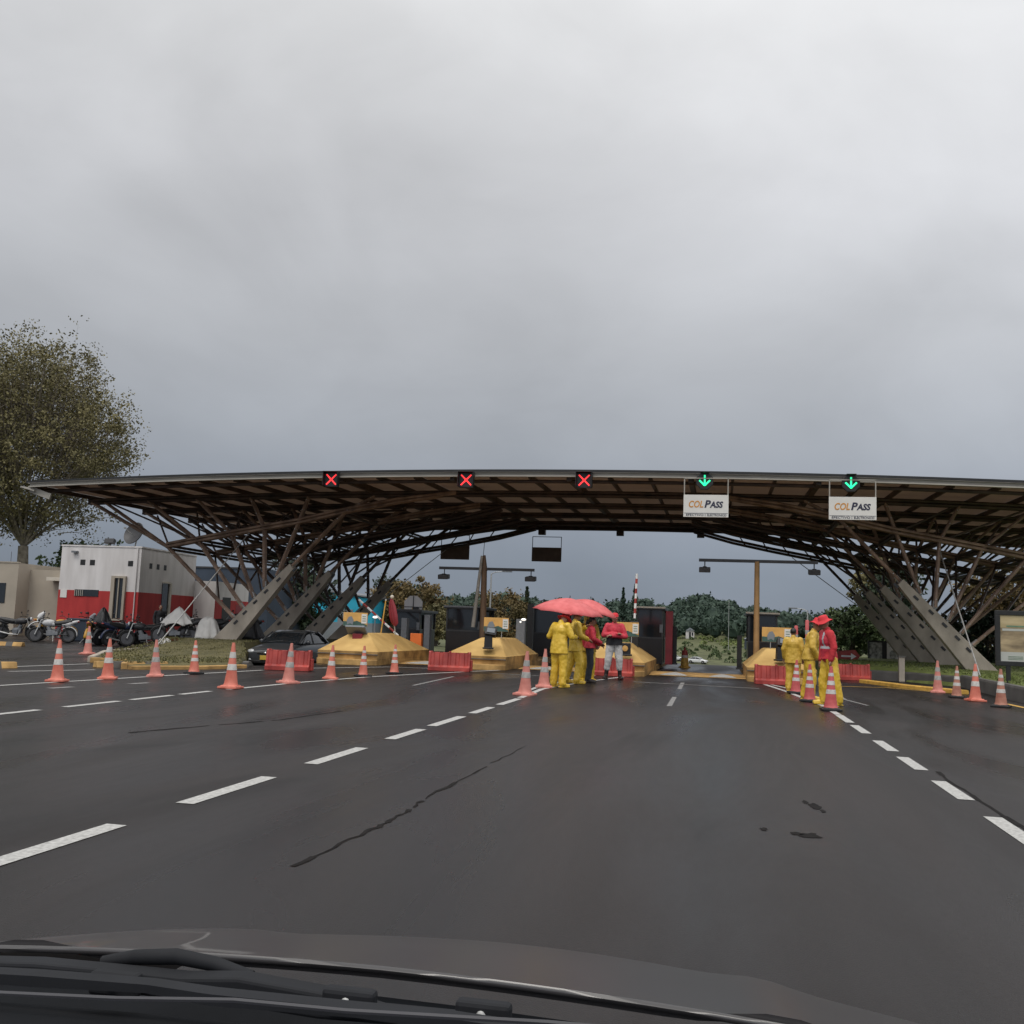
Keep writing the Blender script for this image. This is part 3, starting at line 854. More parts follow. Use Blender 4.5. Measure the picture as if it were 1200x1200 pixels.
# white and red guard building; local origin at its near right corner
gb = thing('guard_building', 'flat roofed guard building painted white above and red below behind the motorcycles', 'building', (-27.0, 44.2, 0), radians(2))
W_, D_, Ht = 4.15, 5.6, 4.42
wall_box('wall', -W_, 0, 0, D_, 2.32, Ht, M['white_wall'], gb)
wall_box('painted_base', -W_-.004, .004, -.004, D_, -.2, 2.32, M['red_wall'], gb)
wall_box('rear_wing', -3, 1.2, D_+.01, D_+4.2, -.2, 3.15, M['white_wall'], gb)
wall_box('painted_base', -3, 1.206, D_+.014, D_+4.2, -.2, 2.2, M['red_wall'], gb)
b = MB(); b.span(-W_-.03, .03, -.03, .14, Ht, Ht+.07); b.span(-.14, .03, .14, D_, Ht, Ht+.07); b.span(-W_-.03, -W_+.14, .14, D_, Ht, Ht+.07)
b.build('roof_edge', M['white_wall'], gb)
def vent(x, z, side=False):
    b = MB()
    if side: b.span(-.02, .008, x-.13, x+.13, z-.13, z+.13)
    else: b.span(x-.13, x+.13, -.008, .02, z-.13, z+.13)
    b.build('vent_opening', M['black'], gb)
for x in (-3.0, -2.5, -.52): vent(x, 3.66)
for y in (.95, 1.65, 2.35): vent(y, 3.62, True)
b = MB(); b.span(-3.3, -2.05, -.03, .05, 2.04, 2.36)
w = b.build('window', M['glass_dark'], gb)
b = MB()
for x in [-3.28+.1*i for i in range(5)]: b.span(x, x+.035, -.06, -.03, 2.05, 2.35)
b.build('grille', M['fascia'], w)
b = MB(); b.span(-1.20, -.76, -.05, .05, 1.05, 2.95); w = b.build('window', M['glass_dark'], gb)
b = MB(); b.span(-1.38, -1.20, -.14, .03, .98, 3.05); b.span(-.76, -.64, -.14, .03, .98, 3.05); b.span(-1.20, -.76, -.14, .03, 2.95, 3.05); b.span(-1.20, -.76, -.14, .03, .94, 1.03); b.span(-1.03, -.98, -.10, -.05, 1.03, 2.95)
b.build('frame', M['beige_wall'], w)
b = MB(); b.span(-.05, .03, 2.2, 2.85, .75, 2.85); w = b.build('window', M['glass_dark'], gb)
b = MB(); b.span(-.02, .10, 2.85, 3.0, .7, 2.9); b.span(-.02, .10, 2.2, 2.85, 2.85, 2.93); b.build('frame', M['cream'], w)
b = MB(); b.span(1.1, 1.215, D_+.9, D_+1.9, 0, 2.35); d = b.build('door', M['black'], gb)
b = MB(); b.span(1.215, 1.25, D_+1.0, D_+1.05, 1.0, 1.15); b.build('handle', M['steel'], d)
b = MB(); b.span(1.1, 1.214, D_+2.6, D_+3.3, .5, 2.0); b.build('window', M['booth_red'], gb)
b = MB(); b.span(-W_+.12, -W_+.45, -.03, -.006, 1.95, 2.32); b.build('notice', M['sign_white'], gb)
b = MB(); b.box((-W_+.75, -.1, 4.15), (.26, .2, .09)); b.build('lamp', M['grey_plastic'], gb)
b = MB(); b.path([(-.16, -.05, 4.4), (-.16, -.05, .0)], .028, 8); b.build('drain_pipe', M['white_wall'], gb)
# satellite dish and floodlight on its roof
ds = thing('satellite_dish', 'dark round satellite dish tilted on the flat roof of the white and red building', 'dish', (-27.75, 44.8, 4.49), radians(-35))
b = MB(); Mx = Matrix.Translation((0, 0, .62)) @ Matrix.Rotation(radians(68), 4, 'X') @ Matrix.Rotation(radians(20), 4, 'Y')
prof = [(.02, .0), (.25, .02), (.42, .07), (.55, .14), (.58, .15), (.56, .19), (.42, .11), (.25, .05), (.02, .03)]
b.lathe(prof, 24, M=Mx); b.build('dish', M['dark_metal'], ds, smooth_angle=40)
b = MB(); b.tube((0, 0, 0), (0, .1, .55), .035); b.box((0, 0, .02), (.3, .3, .04)); b.build('mast', M['steel'], ds)
b = MB(); b.tube((0, 0, .5), (.15, -.6, .85), .015); b.box((.15, -.62, .87), (.08, .1, .08)); b.build('feed_arm', M['steel'], ds)
fl = thing('floodlight', 'small dark floodlight on the front roof edge of the white and red building', 'floodlight', (-28.75, 44.3, 4.49))
b = MB(); b.box((0, -.05, .22), (.5, .2, .24), rx=-.3); b.build('housing', M['dark_metal'], fl, bevel=.02)
b = MB(); b.box((0, 0, .06), (.06, .06, .12)); b.box((-.2, .1, .3), (.04, .04, .25)); b.build('bracket', M['dark_metal'], fl)

bb = thing('beige_building', 'low beige rendered building at the left edge of the picture', 'building', (-34.6, 45.6, 0), radians(3))
wall_box('wall', -14, 0, 0, 8, -.2, 3.62, M['beige_wall'], bb)
wall_box('rear_block', 1.4, 4.4, 4.5, 9, -.2, 4.55, M['beige_wall'], bb)
wall_box('side_wall', .0, 2.0, 1.0, 1.3, -.2, 3.35, M['beige_wall'], bb)
b = MB(); b.span(2.0, 3.9, 3.0, 3.2, -.2, 2.75); b.build('door', M['black'], bb)
wall_box('entrance_roof', 1.3, 3.9, .4, 4.4, 2.8, 2.98, M['cream'], bb)
b = MB(); b.span(-14.02, .02, -.03, .12, 3.62, 3.68); b.build('roof_edge', M['beige_wall'], bb)
b = MB(); b.span(-1.3, -.6, -.03, .02, 1.6, 2.6); b.build('window', M['glass_dark'], bb)
b = MB()
for x in range(14): b.path([(-13.5+x*.95, 1, 3.6), (-13.5+x*.95, 1, 4.25)], .012, 5)
b.build('rooftop_rods', M['dark_metal'], bb)

bl = thing('slate_building', 'dark slate blue building with a pale framed window behind the left bamboo struts', 'building', (-27.0, 58.5, 0))
wall_box('wall', -8.5, 0, 0, 6, -.2, 4.28, M['blue_wall'], bl)
b = MB(); b.span(-8.55, .05, -.05, .1, 4.28, 4.38); b.build('roof_edge', M['dark_metal'], bl)
b = MB(); b.span(-5.35, -4.1, -.03, .05, 1.3, 3.0); w = b.build('window', M['glass_dark'], bl)
b = MB()
for x in (-5.45, -4.1): b.span(x, x+.28, -.12, .03, 1.15, 3.1)
b.span(-5.17, -4.1, -.12, .03, 3.0, 3.1); b.span(-5.17, -4.1, -.12, .03, 1.15, 1.3); b.build('frame', M['cream'], w)
b = MB(); b.span(-2.2, -1.0, -.03, .05, 0, 2.2); b.build('door', M['black'], bl)

cb = thing('cyan_building', 'bright cyan walled shed seen between the left concrete fins', 'building', (-28.0, 72, 0), radians(-6))
b = MB(); b.prism([(-4.2, 1.25), (3.2, 1.25), (3.2, 3.0), (-.4, 3.4), (-4.2, 2.6)], 'y', 0, 5); b.build('wall', M['cyan'], cb)
wall_box('lower_wall', -4.22, 3.22, -.03, 5, -.2, 1.25, M['grey_wall'], cb)
b = MB(); b.span(.4, 1.6, -.05, .02, .3, 2.2); b.build('door', M['grey_wall'], cb)
b = MB(); b.prism([(-4.4, 2.6), (-.4, 3.45), (3.4, 3.05), (3.4, 3.15), (-.4, 3.56), (-4.4, 2.7)], 'y', -.2, 5.2); b.build('roof', M['grey_plastic'], cb)

# ================================================================== TREES AND PLANTS
def rdir(): 
    while True:
        v = V(random.uniform(-1, 1), random.uniform(-1, 1), random.uniform(-1, 1))
        if .05 < v.length < 1: return v.normalized()
def leaf_quad(b, p, s, mi=0):
    n = rdir(); u = n.orthogonal().normalized(); a = random.uniform(0, 2*pi)
    w = n.cross(u); u, w = u*cos(a)+w*sin(a), w*cos(a)-u*sin(a)
    l = s*random.uniform(.6, 1.3); k = l*random.uniform(.45, .7)
    b.add([p-u*l*.5, p+w*k*.5, p+u*l*.5, p-w*k*.5], [(0, 1, 2, 3)], mi)
def leafy_tree(name, label, cat, base, crown, count, size, leafm, barkm, trunk_r, seed, group=None, limbs=9, lump=.35, shell=.55, lower=.0, clusters=90, fan=False):
    """crown: (dx, dy, z_centre, rx, ry, rz) relative to the base"""
    random.seed(seed)
    r = thing(name, label, cat, base, 0, group)
    cx, cy, cz, rx, ry, rz = crown
    tips = []
    tb = MB(); fork = max(.3, (cz-rz)*.9)
    if fan: fork = 6.2
    tb.path([(0, 0, -.3), (.02, .01, fork*.35), (cx*.1, cy*.1, fork*.75), (cx*.2, cy*.2, fork)], [trunk_r*1.35, trunk_r*1.02, trunk_r*.9, trunk_r*.8], 10)
    tb.build('trunk', barkm, r, smooth_angle=60)
    lb = MB()
    start = V(cx*.2, cy*.2, fork-.05)
    def inside_pt(k):
        d = rdir(); q = random.uniform(shell, 1)**.6
        n_ = .82 + lump*noise.noise(d*1.7 + V(seed, seed*.3, 0))
        return V(cx+d.x*rx*q*n_, cy+d.y*ry*q*n_, cz+d.z*rz*q*n_ if d.z > 0 or not lower else cz+d.z*rz*q*n_*lower)
    for k in range(limbs):
        a = 2*pi*k/limbs + random.uniform(-.3, .3); t = random.uniform(.25, .95)
        e = V(cx+cos(a)*rx*.62*t, cy+sin(a)*ry*.62*t, cz+rz*random.uniform(.0, .75)*(1.1-t*.6))
        mid = start.lerp(e, .45) + V(cos(a), sin(a), 0)*rx*.08*(1 if not fan else 1.6) + V(0, 0, -.05*rz)
        rr = trunk_r*random.uniform(.32, .5)*(.6 if fan else 1)
        lb.path([start, start.lerp(mid, .5)+V(0, 0, .03*rz), mid, e], [rr, rr*.8, rr*.6, rr*.22], 7)
        for q in range(5 if not fan else 9):
            p0 = mid.lerp(e, random.uniform(0, .95)); tip = inside_pt(0)
            if (tip-p0).length > rx*1.1: tip = p0.lerp(tip, .6)
            m2 = p0.lerp(tip, .5) + V(0, 0, .06*rz)
            lb.path([p0, m2, tip], [rr*.28, rr*.17, rr*.05], 5); tips += [tip, m2.lerp(tip, .6)]
            if fan:
                for z_ in range(3):
                    p1 = p0.lerp(m2, random.random()); t2 = p1 + (tip-p0)*random.uniform(.3, .6) + rdir()*rx*.12 + V(0, 0, rz*.08)
                    lb.path([p1, p1.lerp(t2, .5)+V(0, 0, .15), t2], [rr*.15, rr*.09, rr*.03], 4); tips.append(t2)
    extra = [inside_pt(0) for _ in range(clusters)]
    if fan:
        for c in extra:
            root_ = V(cx*.5, cy*.5, max(fork+1.0, c.z*.45)); p1 = c.lerp(root_, random.uniform(.3, .5))
            lb.path([p1, p1.lerp(c, .5)+V(0, 0, .12), c], [.045, .03, .012], 4)
    lb.build('limbs', barkm, r, smooth_angle=60)
    b = MB()
    centres = tips + extra
    per = count/len(centres)
    for c in centres:
        cr = min(rx, rz)*random.uniform(.10, .24)*(.52 if fan else 1)
        for q in range(int(per*(random.uniform(.1, 2.1) if fan else random.uniform(.4, 1.6)))):
            d = rdir()*cr*random.random()**.5
            leaf_quad(b, c + V(d.x*1.15, d.y*1.15, d.z*.85), size, 0)
    b.build('crown', leafm, r, recalc=False)
    return r
leafy_tree('tall_tree', 'tall sparse olive tree with a domed crown of fine branches behind the beige building', 'tree', (-52.7, 70, 0), (-.9, 0, 13.9, 11.0, 10.4, 10.6), 74000, .22, M['leaf_olive'], M['bark'], .46, 11, limbs=21, shell=.42, lump=.16, clusters=640, fan=True, lower=.86)
leafy_tree('bushy_tree', 'small green tree low behind the beige building', 'tree', (-49, 74, 0), (0, 0, 4.4, 4.5, 4, 3.2), 6000, .34, M['leaf_green'], M['bark'], .25, 12)
BG = 'trees behind the toll plaza'
leafy_tree('round_tree', 'broad brownish tree behind the white octagonal sign', 'tree', (-23.0, 75, 0), (0, 0, 2.5, 3.3, 3, 2.7), 7500, .27, M['leaf_brown'], M['bark_dark'], .25, 21, BG)
leafy_tree('round_tree', 'grey green bush tree at the right foot of the broad brownish tree', 'tree', (-20.1, 72, 0), (0, 0, 1.4, 1.5, 1.5, 1.6), 3200, .22, M['leaf_olive'], M['bark_dark'], .14, 22, BG)
leafy_tree('round_tree', 'olive tree behind the leaning ochre post and island poster', 'tree', (-19.5, 92, 0), (0, 0, 2.1, 3.6, 3, 2.9), 7500, .28, M['leaf_brown'], M['bark_dark'], .25, 23, BG)
leafy_tree('round_tree', 'dark tree behind the left fins and the sedan', 'tree', (-27.5, 64, 0), (0, 0, 2.8, 3.2, 3, 3.0), 6000, .28, M['leaf_dark'], M['bark_dark'], .25, 24, BG)
leafy_tree('round_tree', 'green shrub tree in front of the cyan shed at its left', 'tree', (-29.5, 67, 0), (0, 0, 1.9, 2.2, 2, 2.0), 4500, .25, M['leaf_green'], M['bark_dark'], .2, 25, BG)
leafy_tree('round_tree', 'dark tree between the cyan shed and the broad brownish tree', 'tree', (-26.8, 84, 0), (0, 0, 2.7, 3.2, 3, 3.0), 6000, .28, M['leaf_dark'], M['bark_dark'], .25, 26, BG)
leafy_tree('round_tree', 'green tree just left of the right concrete fins', 'tree', (7.0, 58, 0), (0, 0, 1.95, 1.7, 1.7, 1.75), 4500, .22, M['leaf_green'], M['bark_dark'], .16, 27, BG)
leafy_tree('round_tree', 'dark tall tree behind the tops of the right concrete fins', 'tree', (9.4, 60, 0), (0, 0, 3.0, 2.0, 2, 3.4), 6000, .26, M['leaf_dark'], M['bark_dark'], .2, 28, BG)
leafy_tree('round_tree', 'brownish tree behind the right framed poster board', 'tree', (14.6, 56, 0), (0, 0, 3.2, 3.0, 3, 3.1), 6500, .26, M['leaf_brown'], M['bark_dark'], .24, 29, BG)
leafy_tree('round_tree', 'dark hedge tree low behind the right framed poster board', 'tree', (12.0, 50, 0), (0, 0, 1.7, 2.8, 2, 1.7), 5000, .24, M['leaf_dark'], M['bark_dark'], .2, 30, BG)
leafy_tree('round_tree', 'pale flowering tree top behind the upper ends of the right fins', 'tree', (10.2, 72, 0), (0, 0, 5.2, 1.9, 1.9, 2.2), 3800, .26, M['leaf_olive'], M['bark_dark'], .2, 31, BG)
def conifer(label, base, h, w, seed, leafm):
    random.seed(seed)
    r = thing('conifer', label, 'tree', base, 0, 'pointed conifers beyond the toll plaza')
    b = MB(); b.path([(0, 0, -.3), (0, 0, h*.95)], [h*.025, h*.006], 7); b.build('trunk', M['bark_dark'], r)
    b = MB()
    for k in range(1500):
        t = random.random()**1.3; rr = w*(1-t)*(.55+.45*random.random())*(.75+.35*sin(t*38)); a = random.uniform(0, 2*pi)
        leaf_quad(b, V(cos(a)*rr, sin(a)*rr, h*(.10+.9*t) - rr*.25), h*.06)
    b.build('crown', leafm, r, recalc=False)
conifer('conifer standing left of the red umbrellas above the other trees', (-20.6, 110, -.4), 6.2, 1.5, 41, M['leaf_dark'])
conifer('shorter conifer beside the one left of the red umbrellas', (-22.2, 112, -.4), 4.7, 1.2, 42, M['leaf_dark'])
conifer('left spire of the two conifers above the open lane', (-27.6, 300, 1.2), 13, 2.6, 43, M['leaf_far'])
conifer('right spire of the two conifers above the open lane', (-24.2, 300, 1.2), 14, 2.6, 44, M['leaf_far'])

# wooded hill: one mass of crowns
random.seed(77)
b = MB()
def blob_tree(x, y, z, r, h):
    c = V(x, y, z+h*.55)
    ph = random.uniform(0, 50)
    for k in range(110):
        d = rdir()
        if d.z < -.35: d.z = -d.z
        q = .78 + .34*noise.noise(d*2.1 + V(ph, 0, 0)); q *= random.uniform(.86, 1.04)
        leaf_quad(b, c + V(d.x*r*q, d.y*r*q, d.z*h*.5*q), 1.35)
    b.ball(c, (r*.62, r*.62, h*.40), 6)
k = 0
while k < 900:
    x = random.uniform(-190, 75); y = random.uniform(318, 432)
    if random.random() > .35 + .65*(y-318)/112: continue
    z = ground_z(x, y); r = random.uniform(2.3, 5.2)
    blob_tree(x, y, z-.5, r, r*random.uniform(1.5, 2.3)); k += 1
o = b.build('forest', M['leaf_far'], recalc=False); o['kind'] = 'stuff'
b = MB()
for k in range(150):
    x = random.uniform(-60, 60); y = random.uniform(235, 325); z = ground_z(x, y); r = random.uniform(.5, 1.9)
    for q in range(46):
        d = rdir(); d.z = abs(d.z); leaf_quad(b, V(x+d.x*r, y+d.y*r, z+d.z*r*.9), .75)
o = b.build('scrub', M['leaf_green'], recalc=False); o['kind'] = 'stuff'
b = MB()
for cx_, cy_ in [(6, 305), (-22, 300), (-2, 322), (14, 318), (-40, 318)]:
    for k in range(26):
        x = cx_+random.gauss(0, 5); y = cy_+random.gauss(0, 5); z = ground_z(x, y); r = random.uniform(.4, 1.2)
        for q in range(34):
            d = rdir(); d.z = abs(d.z); leaf_quad(b, V(x+d.x*r, y+d.y*r, z+d.z*r*.8), .6)
o = b.build('scrub', M['leaf_lime'], recalc=False); o['kind'] = 'stuff'
def cottage(label, x, y, w, m, z=None):
    r = thing('cottage', label, 'house', (x, y, ground_z(x, y)), random.uniform(-.3, .3), 'small houses on the far field')
    b = MB(); b.span(-w/2, w/2, 0, w*.8, -.3, 2.4); b.build('wall', m, r)
    b = MB(); b.prism([(-w*.56, 2.4), (w*.56, 2.4), (0, 3.4)], 'y', -.3, w*.8+.3); b.build('roof', M['grey_wall'], r)
    b = MB(); b.span(-w*.1, w*.12, -.05, .05, 0, 2.0); b.build('door', M['black'], r)
    b = MB(); b.span(w*.22, w*.4, -.05, .05, .9, 1.9); b.build('window', M['glass_dark'], r)
cottage('small white house on the far green field below the wood', -9.0, 326, 2.6, M['white_wall'])
cottage('dark walled house at the right side of the far field', 8.6, 285, 3.2, M['blue_wall'])
def street_lamp(label, x, y, h, arm, rz=0):
    r = thing('street_lamp', label, 'street lamp', (x, y, ground_z(x, y)), rz, 'street lamps beyond the canopy')
    b = MB(); b.path([(0, 0, -.2), (0, 0, h)], [.07, .045], 8); b.build('pole', M['steel'], r, smooth_angle=60)
    b = MB(); b.path([(0, 0, h), (arm*.3, 0, h+.12), (arm, 0, h+.18)], .025, 6); b.build('arm', M['steel'], r)
    b = MB(); b.box((arm+.25*(1 if arm > 0 else -1), 0, h+.19), (.6, .2, .09)); b.build('lamp_head', M['grey_plastic'], r, bevel=.02)
street_lamp('tall street lamp behind the red hatted workers on the right', 6.05, 75, 4.9, -.75)
street_lamp('street lamp behind the red umbrellas', -12.9, 75, 4.75, .6)
street_lamp('street lamp rising behind the leaning ochre post', -13.9, 62, 5.55, .75)
street_lamp('distant pole at the right of the far field', 2.3, 270, 13.5, -1.2)

# ================================================================== TRAFFIC CONES
def make_cone(cm, rm, dark_base, style):
    """returns an untagged cone; style 0: two broad bands, 1: three narrow bands"""
    r = bpy.data.objects.new('traffic_cone', None); COL.objects.link(r)
    b = MB(); b.box((0, 0, .022), (.42, .42, .044)); b.box((0, 0, .055), (.34, .34, .022), taper=.9)
    b.build('base', M['black'] if dark_base else cm, r, bevel=.008)
    def rad(z): return interp(z, [.06, .10, .25, .9, .93], [.160, .142, .118, .030, .026])
    b = MB(); b.lathe([(rad(z), z) for z in (.06, .085, .12, .25, .45, .65, .87)] + [(.031, .905), (.02, .905), (.02, .85)], 24)
    b.build('body', cm, r, smooth_angle=40)
    bands = [(.36, .48), (.60, .72)] if style == 0 else [(.34, .43), (.52, .61), (.70, .77)]
    for z0, z1 in bands:
        b = MB(); b.lathe([(rad(z0), z0), (rad(z0)+.004, z0+.002), (rad(z1)+.004, z1-.002), (rad(z1), z1)], 24)
        b.build('reflective_band', rm, r, smooth_angle=40)
    return r
CONES = {
 'a': make_cone(M['cone'], M['reflective'], False, 0), 'b': make_cone(M['cone'], M['reflective'], True, 1),
 'f': make_cone(M['cone_faded'], M['reflective_dirty'], False, 0), 'd': make_cone(M['cone_dirty'], M['reflective'], True, 1),
 'r': make_cone(M['cone_red'], M['reflective'], True, 1)}
used_proto = set()
def cone(kind, x, y, s, label, group, z=None, tilt=(0, 0)):
    p = CONES[kind]
    r = p if kind not in used_proto else copy_tree(p)
    used_proto.add(kind)
    r.location = (x, y, (ground_z(x, y) + .006) if z is None else z)
    r.rotation_euler = (tilt[0] + random.gauss(0, .012), tilt[1] + random.gauss(0, .014), random.uniform(-.5, .5)); r.scale = (s*.94, s*.94, s)
    tag(r, label, 'traffic cone', group)
random.seed(5)
G1 = 'cones along the far left line'; G2 = 'cones along the left lane line'; G3 = 'cones by the umbrella group'; G4 = 'cones by the red hatted pair'; G5 = 'cones by the right grass'
cone('a', -11.84, 16.93, .84, 'leftmost cone of the far left row below the white bikes', G1)
cone('a', -11.67, 18.25, .86, 'orange cone below the last left bike with a top box', G1)
cone('f', -11.51, 19.71, .84, 'pale faded cone below the bike under a white sheet', G1, tilt=(.02, -.03))
cone('b', -11.46, 21.23, .82, 'dark based cone in front of the guy cable foot', G1)
cone('a', -8.68, 17.46, .91, 'big orange cone alone left of the sedan, nearest of its row', G2)
cone('f', -8.53, 19.67, .89, 'cone covering part of the red barrier by the sedan', G2, tilt=(.0, .04))
cone('a', -8.47, 21.82, .83, 'cone in front of the left slope of the first yellow island', G2)
cone('b', -8.30, 23.48, .80, 'dark based cone in front of the middle of the first yellow island', G2)
cone('b', -8.13, 25.37, .82, 'dark based cone below the folded red parasol', G2)
cone('f', -18.9, 28.4, .95, 'lone cone on the kerb among the left motorcycles', G1)
cone('f', -3.66, 19.68, .93, 'nearest cone left of the yellow raincoats', G3, tilt=(.02, .05))
cone('f', -3.78, 22.58, .93, 'cone touching the yellow raincoat trousers on their left', G3, tilt=(0, .02))
cone('r', 1.76, 25.07, .86, 'red cone farthest left of the cluster beside the right workers', G4)
cone('r', 1.93, 23.4, .84, 'red cone half hidden in the middle of the right cluster', G4)
cone('r', 1.83, 22.1, .84, 'red cone just left of the yellow trousers', G4)
cone('r', 2.0, 19.66, .88, 'red cone in front of the worker in the red vest', G4)
cone('f', 5.64, 28.94, .92, 'leftmost of the right edge cones by the yellow kerb', G5)
cone('d', 5.62, 26.65, .84, 'dirty brown cone second from the left by the right grass', G5)
cone('a', 5.77, 25.45, .94, 'brightest orange cone by the right grass', G5)
cone('d', 5.83, 23.49, .88, 'dirty cone nearest the right framed poster board', G5)
def delineator(label, x, y, h):
    r = thing('delineator_post', label, 'delineator', (x, y, ground_z(x, y)), 0, 'tall red posts by the right workers')
    b = MB(); b.lathe([(.2, 0), (.2, .05), (.08, .09), (.06, .12)], 16); b.build('base', M['black'], r, smooth_angle=40)
    b = MB(); b.lathe([(.045, .10), (.045, h-.03), (.03, h), (.0, h)], 12); b.build('tube', M['cone_red'], r, smooth_angle=40)
    for z in (h*.55, h*.8):
        b = MB(); b.lathe([(.0465, z), (.0465, z+.1)], 12); b.build('reflective_band', M['reflective_dirty'], r, smooth_angle=40)
delineator('left one of the tall red posts behind the yellow raincoat on the right', 1.86, 26.4, 1.60)
delineator('right one of the tall red posts behind the yellow raincoat on the right', 2.09, 26.0, 1.74)

# ================================================================== WATER BARRIERS
def make_barrier():
    r = bpy.data.objects.new('plastic_barrier', None); COL.objects.link(r)
    L, Hb = 1.16, .53
    b = MB()
    prof = [(-.20, 0), (-.20, .10), (-.15, .15), (-.10, Hb-.03), (-.08, Hb), (.08, Hb), (.10, Hb-.03), (.15, .15), (.20, .10), (.20, 0)]
    # recessed ribs along the length
    n = 48; vs = []
    for i in range(n+1):
        x = -L/2 + L*i/n
        u = ((i/n*5) % 1); dent = .028 if .3 < u < .7 and 2 < i < n-2 else 0
        zt = Hb if (i < 4 or i > n-4) else Hb-.025
        for k, (y, z) in enumerate(prof):
            yy = y
            if .12 < z < Hb-.02: yy = y - math.copysign(dent, y)
            vs.append((x, yy, min(z, zt)))
    m_ = len(prof); fs = []
    for i in range(n):
        for k in range(m_-1): fs.append((i*m_+k, (i+1)*m_+k, (i+1)*m_+k+1, i*m_+k+1))
        fs.append((i*m_+m_-1, (i+1)*m_+m_-1, (i+1)*m_, i*m_))
    fs.append(tuple(range(m_))); fs.append(tuple(reversed(range(n*m_, n*m_+m_))))
    b.add(vs, fs); b.build('body', M['barrier'], r, smooth_angle=25)
    b = MB(); b.box((L/2+.03, 0, .16), (.06, .14, .30)); b.build('coupling', M['barrier'], r, bevel=.01)
    b = MB(); b.lathe([(.035, 0), (.035, .03), (.03, .04), (0, .04)], 12, c=(0, 0, Hb-.03)); b.build('filler_cap', M['barrier'], r)
    return r
bar0 = make_barrier(); first_bar = [True]
def barrier(x, y, rz, s, label):
    r = bar0 if first_bar[0] else copy_tree(bar0); first_bar[0] = False
    r.location = (x, y, ground_z(x, y)+.01); r.rotation_euler = (0, 0, rz); r.scale = (s, s, s)
    tag(r, label, 'barrier', 'red water filled barriers')
barrier(-10.72, 24.7, radians(6), .98, 'red plastic barrier in front of the sedan bumper')
barrier(-7.50, 28.5, radians(6), 1.02, 'red plastic barrier at the nose of the second yellow island')
barrier(-3.02, 30.1, radians(4), .98, 'red plastic barrier behind the man with folded arms')
barrier(1.55, 29.4, radians(5), 1.0, 'red plastic barrier at the yellow island left of the right workers')
barrier(4.2, 35.2, radians(3), 1.0, 'red ribbed barrier behind the worker in the red vest')

# ================================================================== TOLL ISLANDS
def island(xr, label, yf=30.5, w=1.95, tx=0.0):
    """xr: right edge; a crash nose of painted concrete on a low kerb"""
    r = thing('toll_island', label, 'toll island', (xr-w/2, yf, 0), 0, 'yellow toll island noses')
    h = w/2
    b = MB(); b.prism([(-h, .25), (-h*.55, -.12), (h*.55, -.12), (h, .25), (h, 14), (-h, 14)], 'z', -.1, .16); b.build('kerb', M['yellow_dirty'], r, bevel=.015)
    b = MB()
    lo = [(-h, .3, .16), (h, .3, .16), (h, 6.0, .16), (-h, 6.0, .16)]
    mid = [(-h-.01, .28, .40), (h+.01, .28, .40), (h+.01, 6.02, .40), (-h-.01, 6.02, .40)]
    lip = [(-h+.03, .36, .43), (h-.03, .36, .43), (h-.03, 5.9, .43), (-h+.03, 5.9, .43)]
    topv = [(-.30+tx, 1.3, .95), (.30+tx, 1.3, .95), (.30+tx, 4.0, .95), (-.30+tx, 4.0, .95)]
    b.add(lo+mid, [(k, (k+1) % 4, (k+1) % 4+4, k+4) for k in range(4)], 1)
    b.add(mid+lip, [(k, (k+1) % 4, (k+1) % 4+4, k+4) for k in range(4)], 0)
    b.add(lip+topv, [(k, (k+1) % 4, (k+1) % 4+4, k+4) for k in range(4)] + [(4, 5, 6, 7)], 0)
    b.build('crash_nose', [M['yellow_paint'], M['yellow_dirty']], r, bevel=.05)
    b = MB(); b.span(-h*1.004, h*1.004, .24, 6.05, .30, .325); b.build('painted_groove_shade', M['concrete_dark'], r)  # thin dark band without a recess; a groove's shade put into colour
    return r
IX = [-10.2, -6.35, -2.15, 2.75]
island(IX[0], 'first yellow toll island beside the sedan, carrying the folded red parasol', yf=29.8)
island(IX[1], 'second yellow toll island with the leaning ochre post behind its poster', tx=.25)
island(IX[2], 'third yellow toll island behind the man with folded arms')
island(IX[3], 'fourth yellow toll island in front of the right lamp gantry', tx=-.1)
def island_poster(x, y, label, rz=0, w=.80, z=.95):
    r = thing('island_poster', label, 'poster', (x, y, z), rz, 'small orange and green posters on the toll islands')
    for s in (-.18, .18):
        b = MB(); b.tube((s, 0, 0), (s, 0, .22), .012, n=6); b.build('leg', M['steel'], r)
    b = MB(); b.box((0, 0, .42), (w, .03, .44)); b.build('board', M['poster_orange'], r, bevel=.004)
    b = MB(); b.prism([(-w/2+.005, .205), (w/2-.005, .205), (w/2-.005, .25), (.06, .38), (-.1, .34), (-w/2+.005, .36)], 'y', -.021, -.016); b.build('green_field', M['poster_teal'], r)
    b = MB(); b.box((w*.37, -.019, .45), (w*.22, .01, .30)); b.build('white_box', M['sign_white'], r)
    b = MB()
    for k in range(3): b.box((w*.37, -.025, .52-.07*k), (w*.14, .006, .022))
    b.build('ink_lines', M['poster_ink'], r)
    b = MB(); b.prism([(-.26, .25), (-.16, .30), (-.08, .24), (-.05, .40), (-.12, .52), (-.22, .50), (-.28, .38)], 'y', -.026, -.022); b.build('picture_spot', M['grey_wall'], r)
island_poster(-11.45, 31.4, 'orange and green poster left of the folded red parasol', .05)
island_poster(-6.95, 32.0, 'orange and green poster below the leaning ochre post', .05)
island_poster(-2.85, 32.1, 'orange and green poster right of the man with folded arms', .05)
island_poster(1.68, 31.8, 'orange and green poster in front of the right lamp gantry booth', -.05, w=.86)
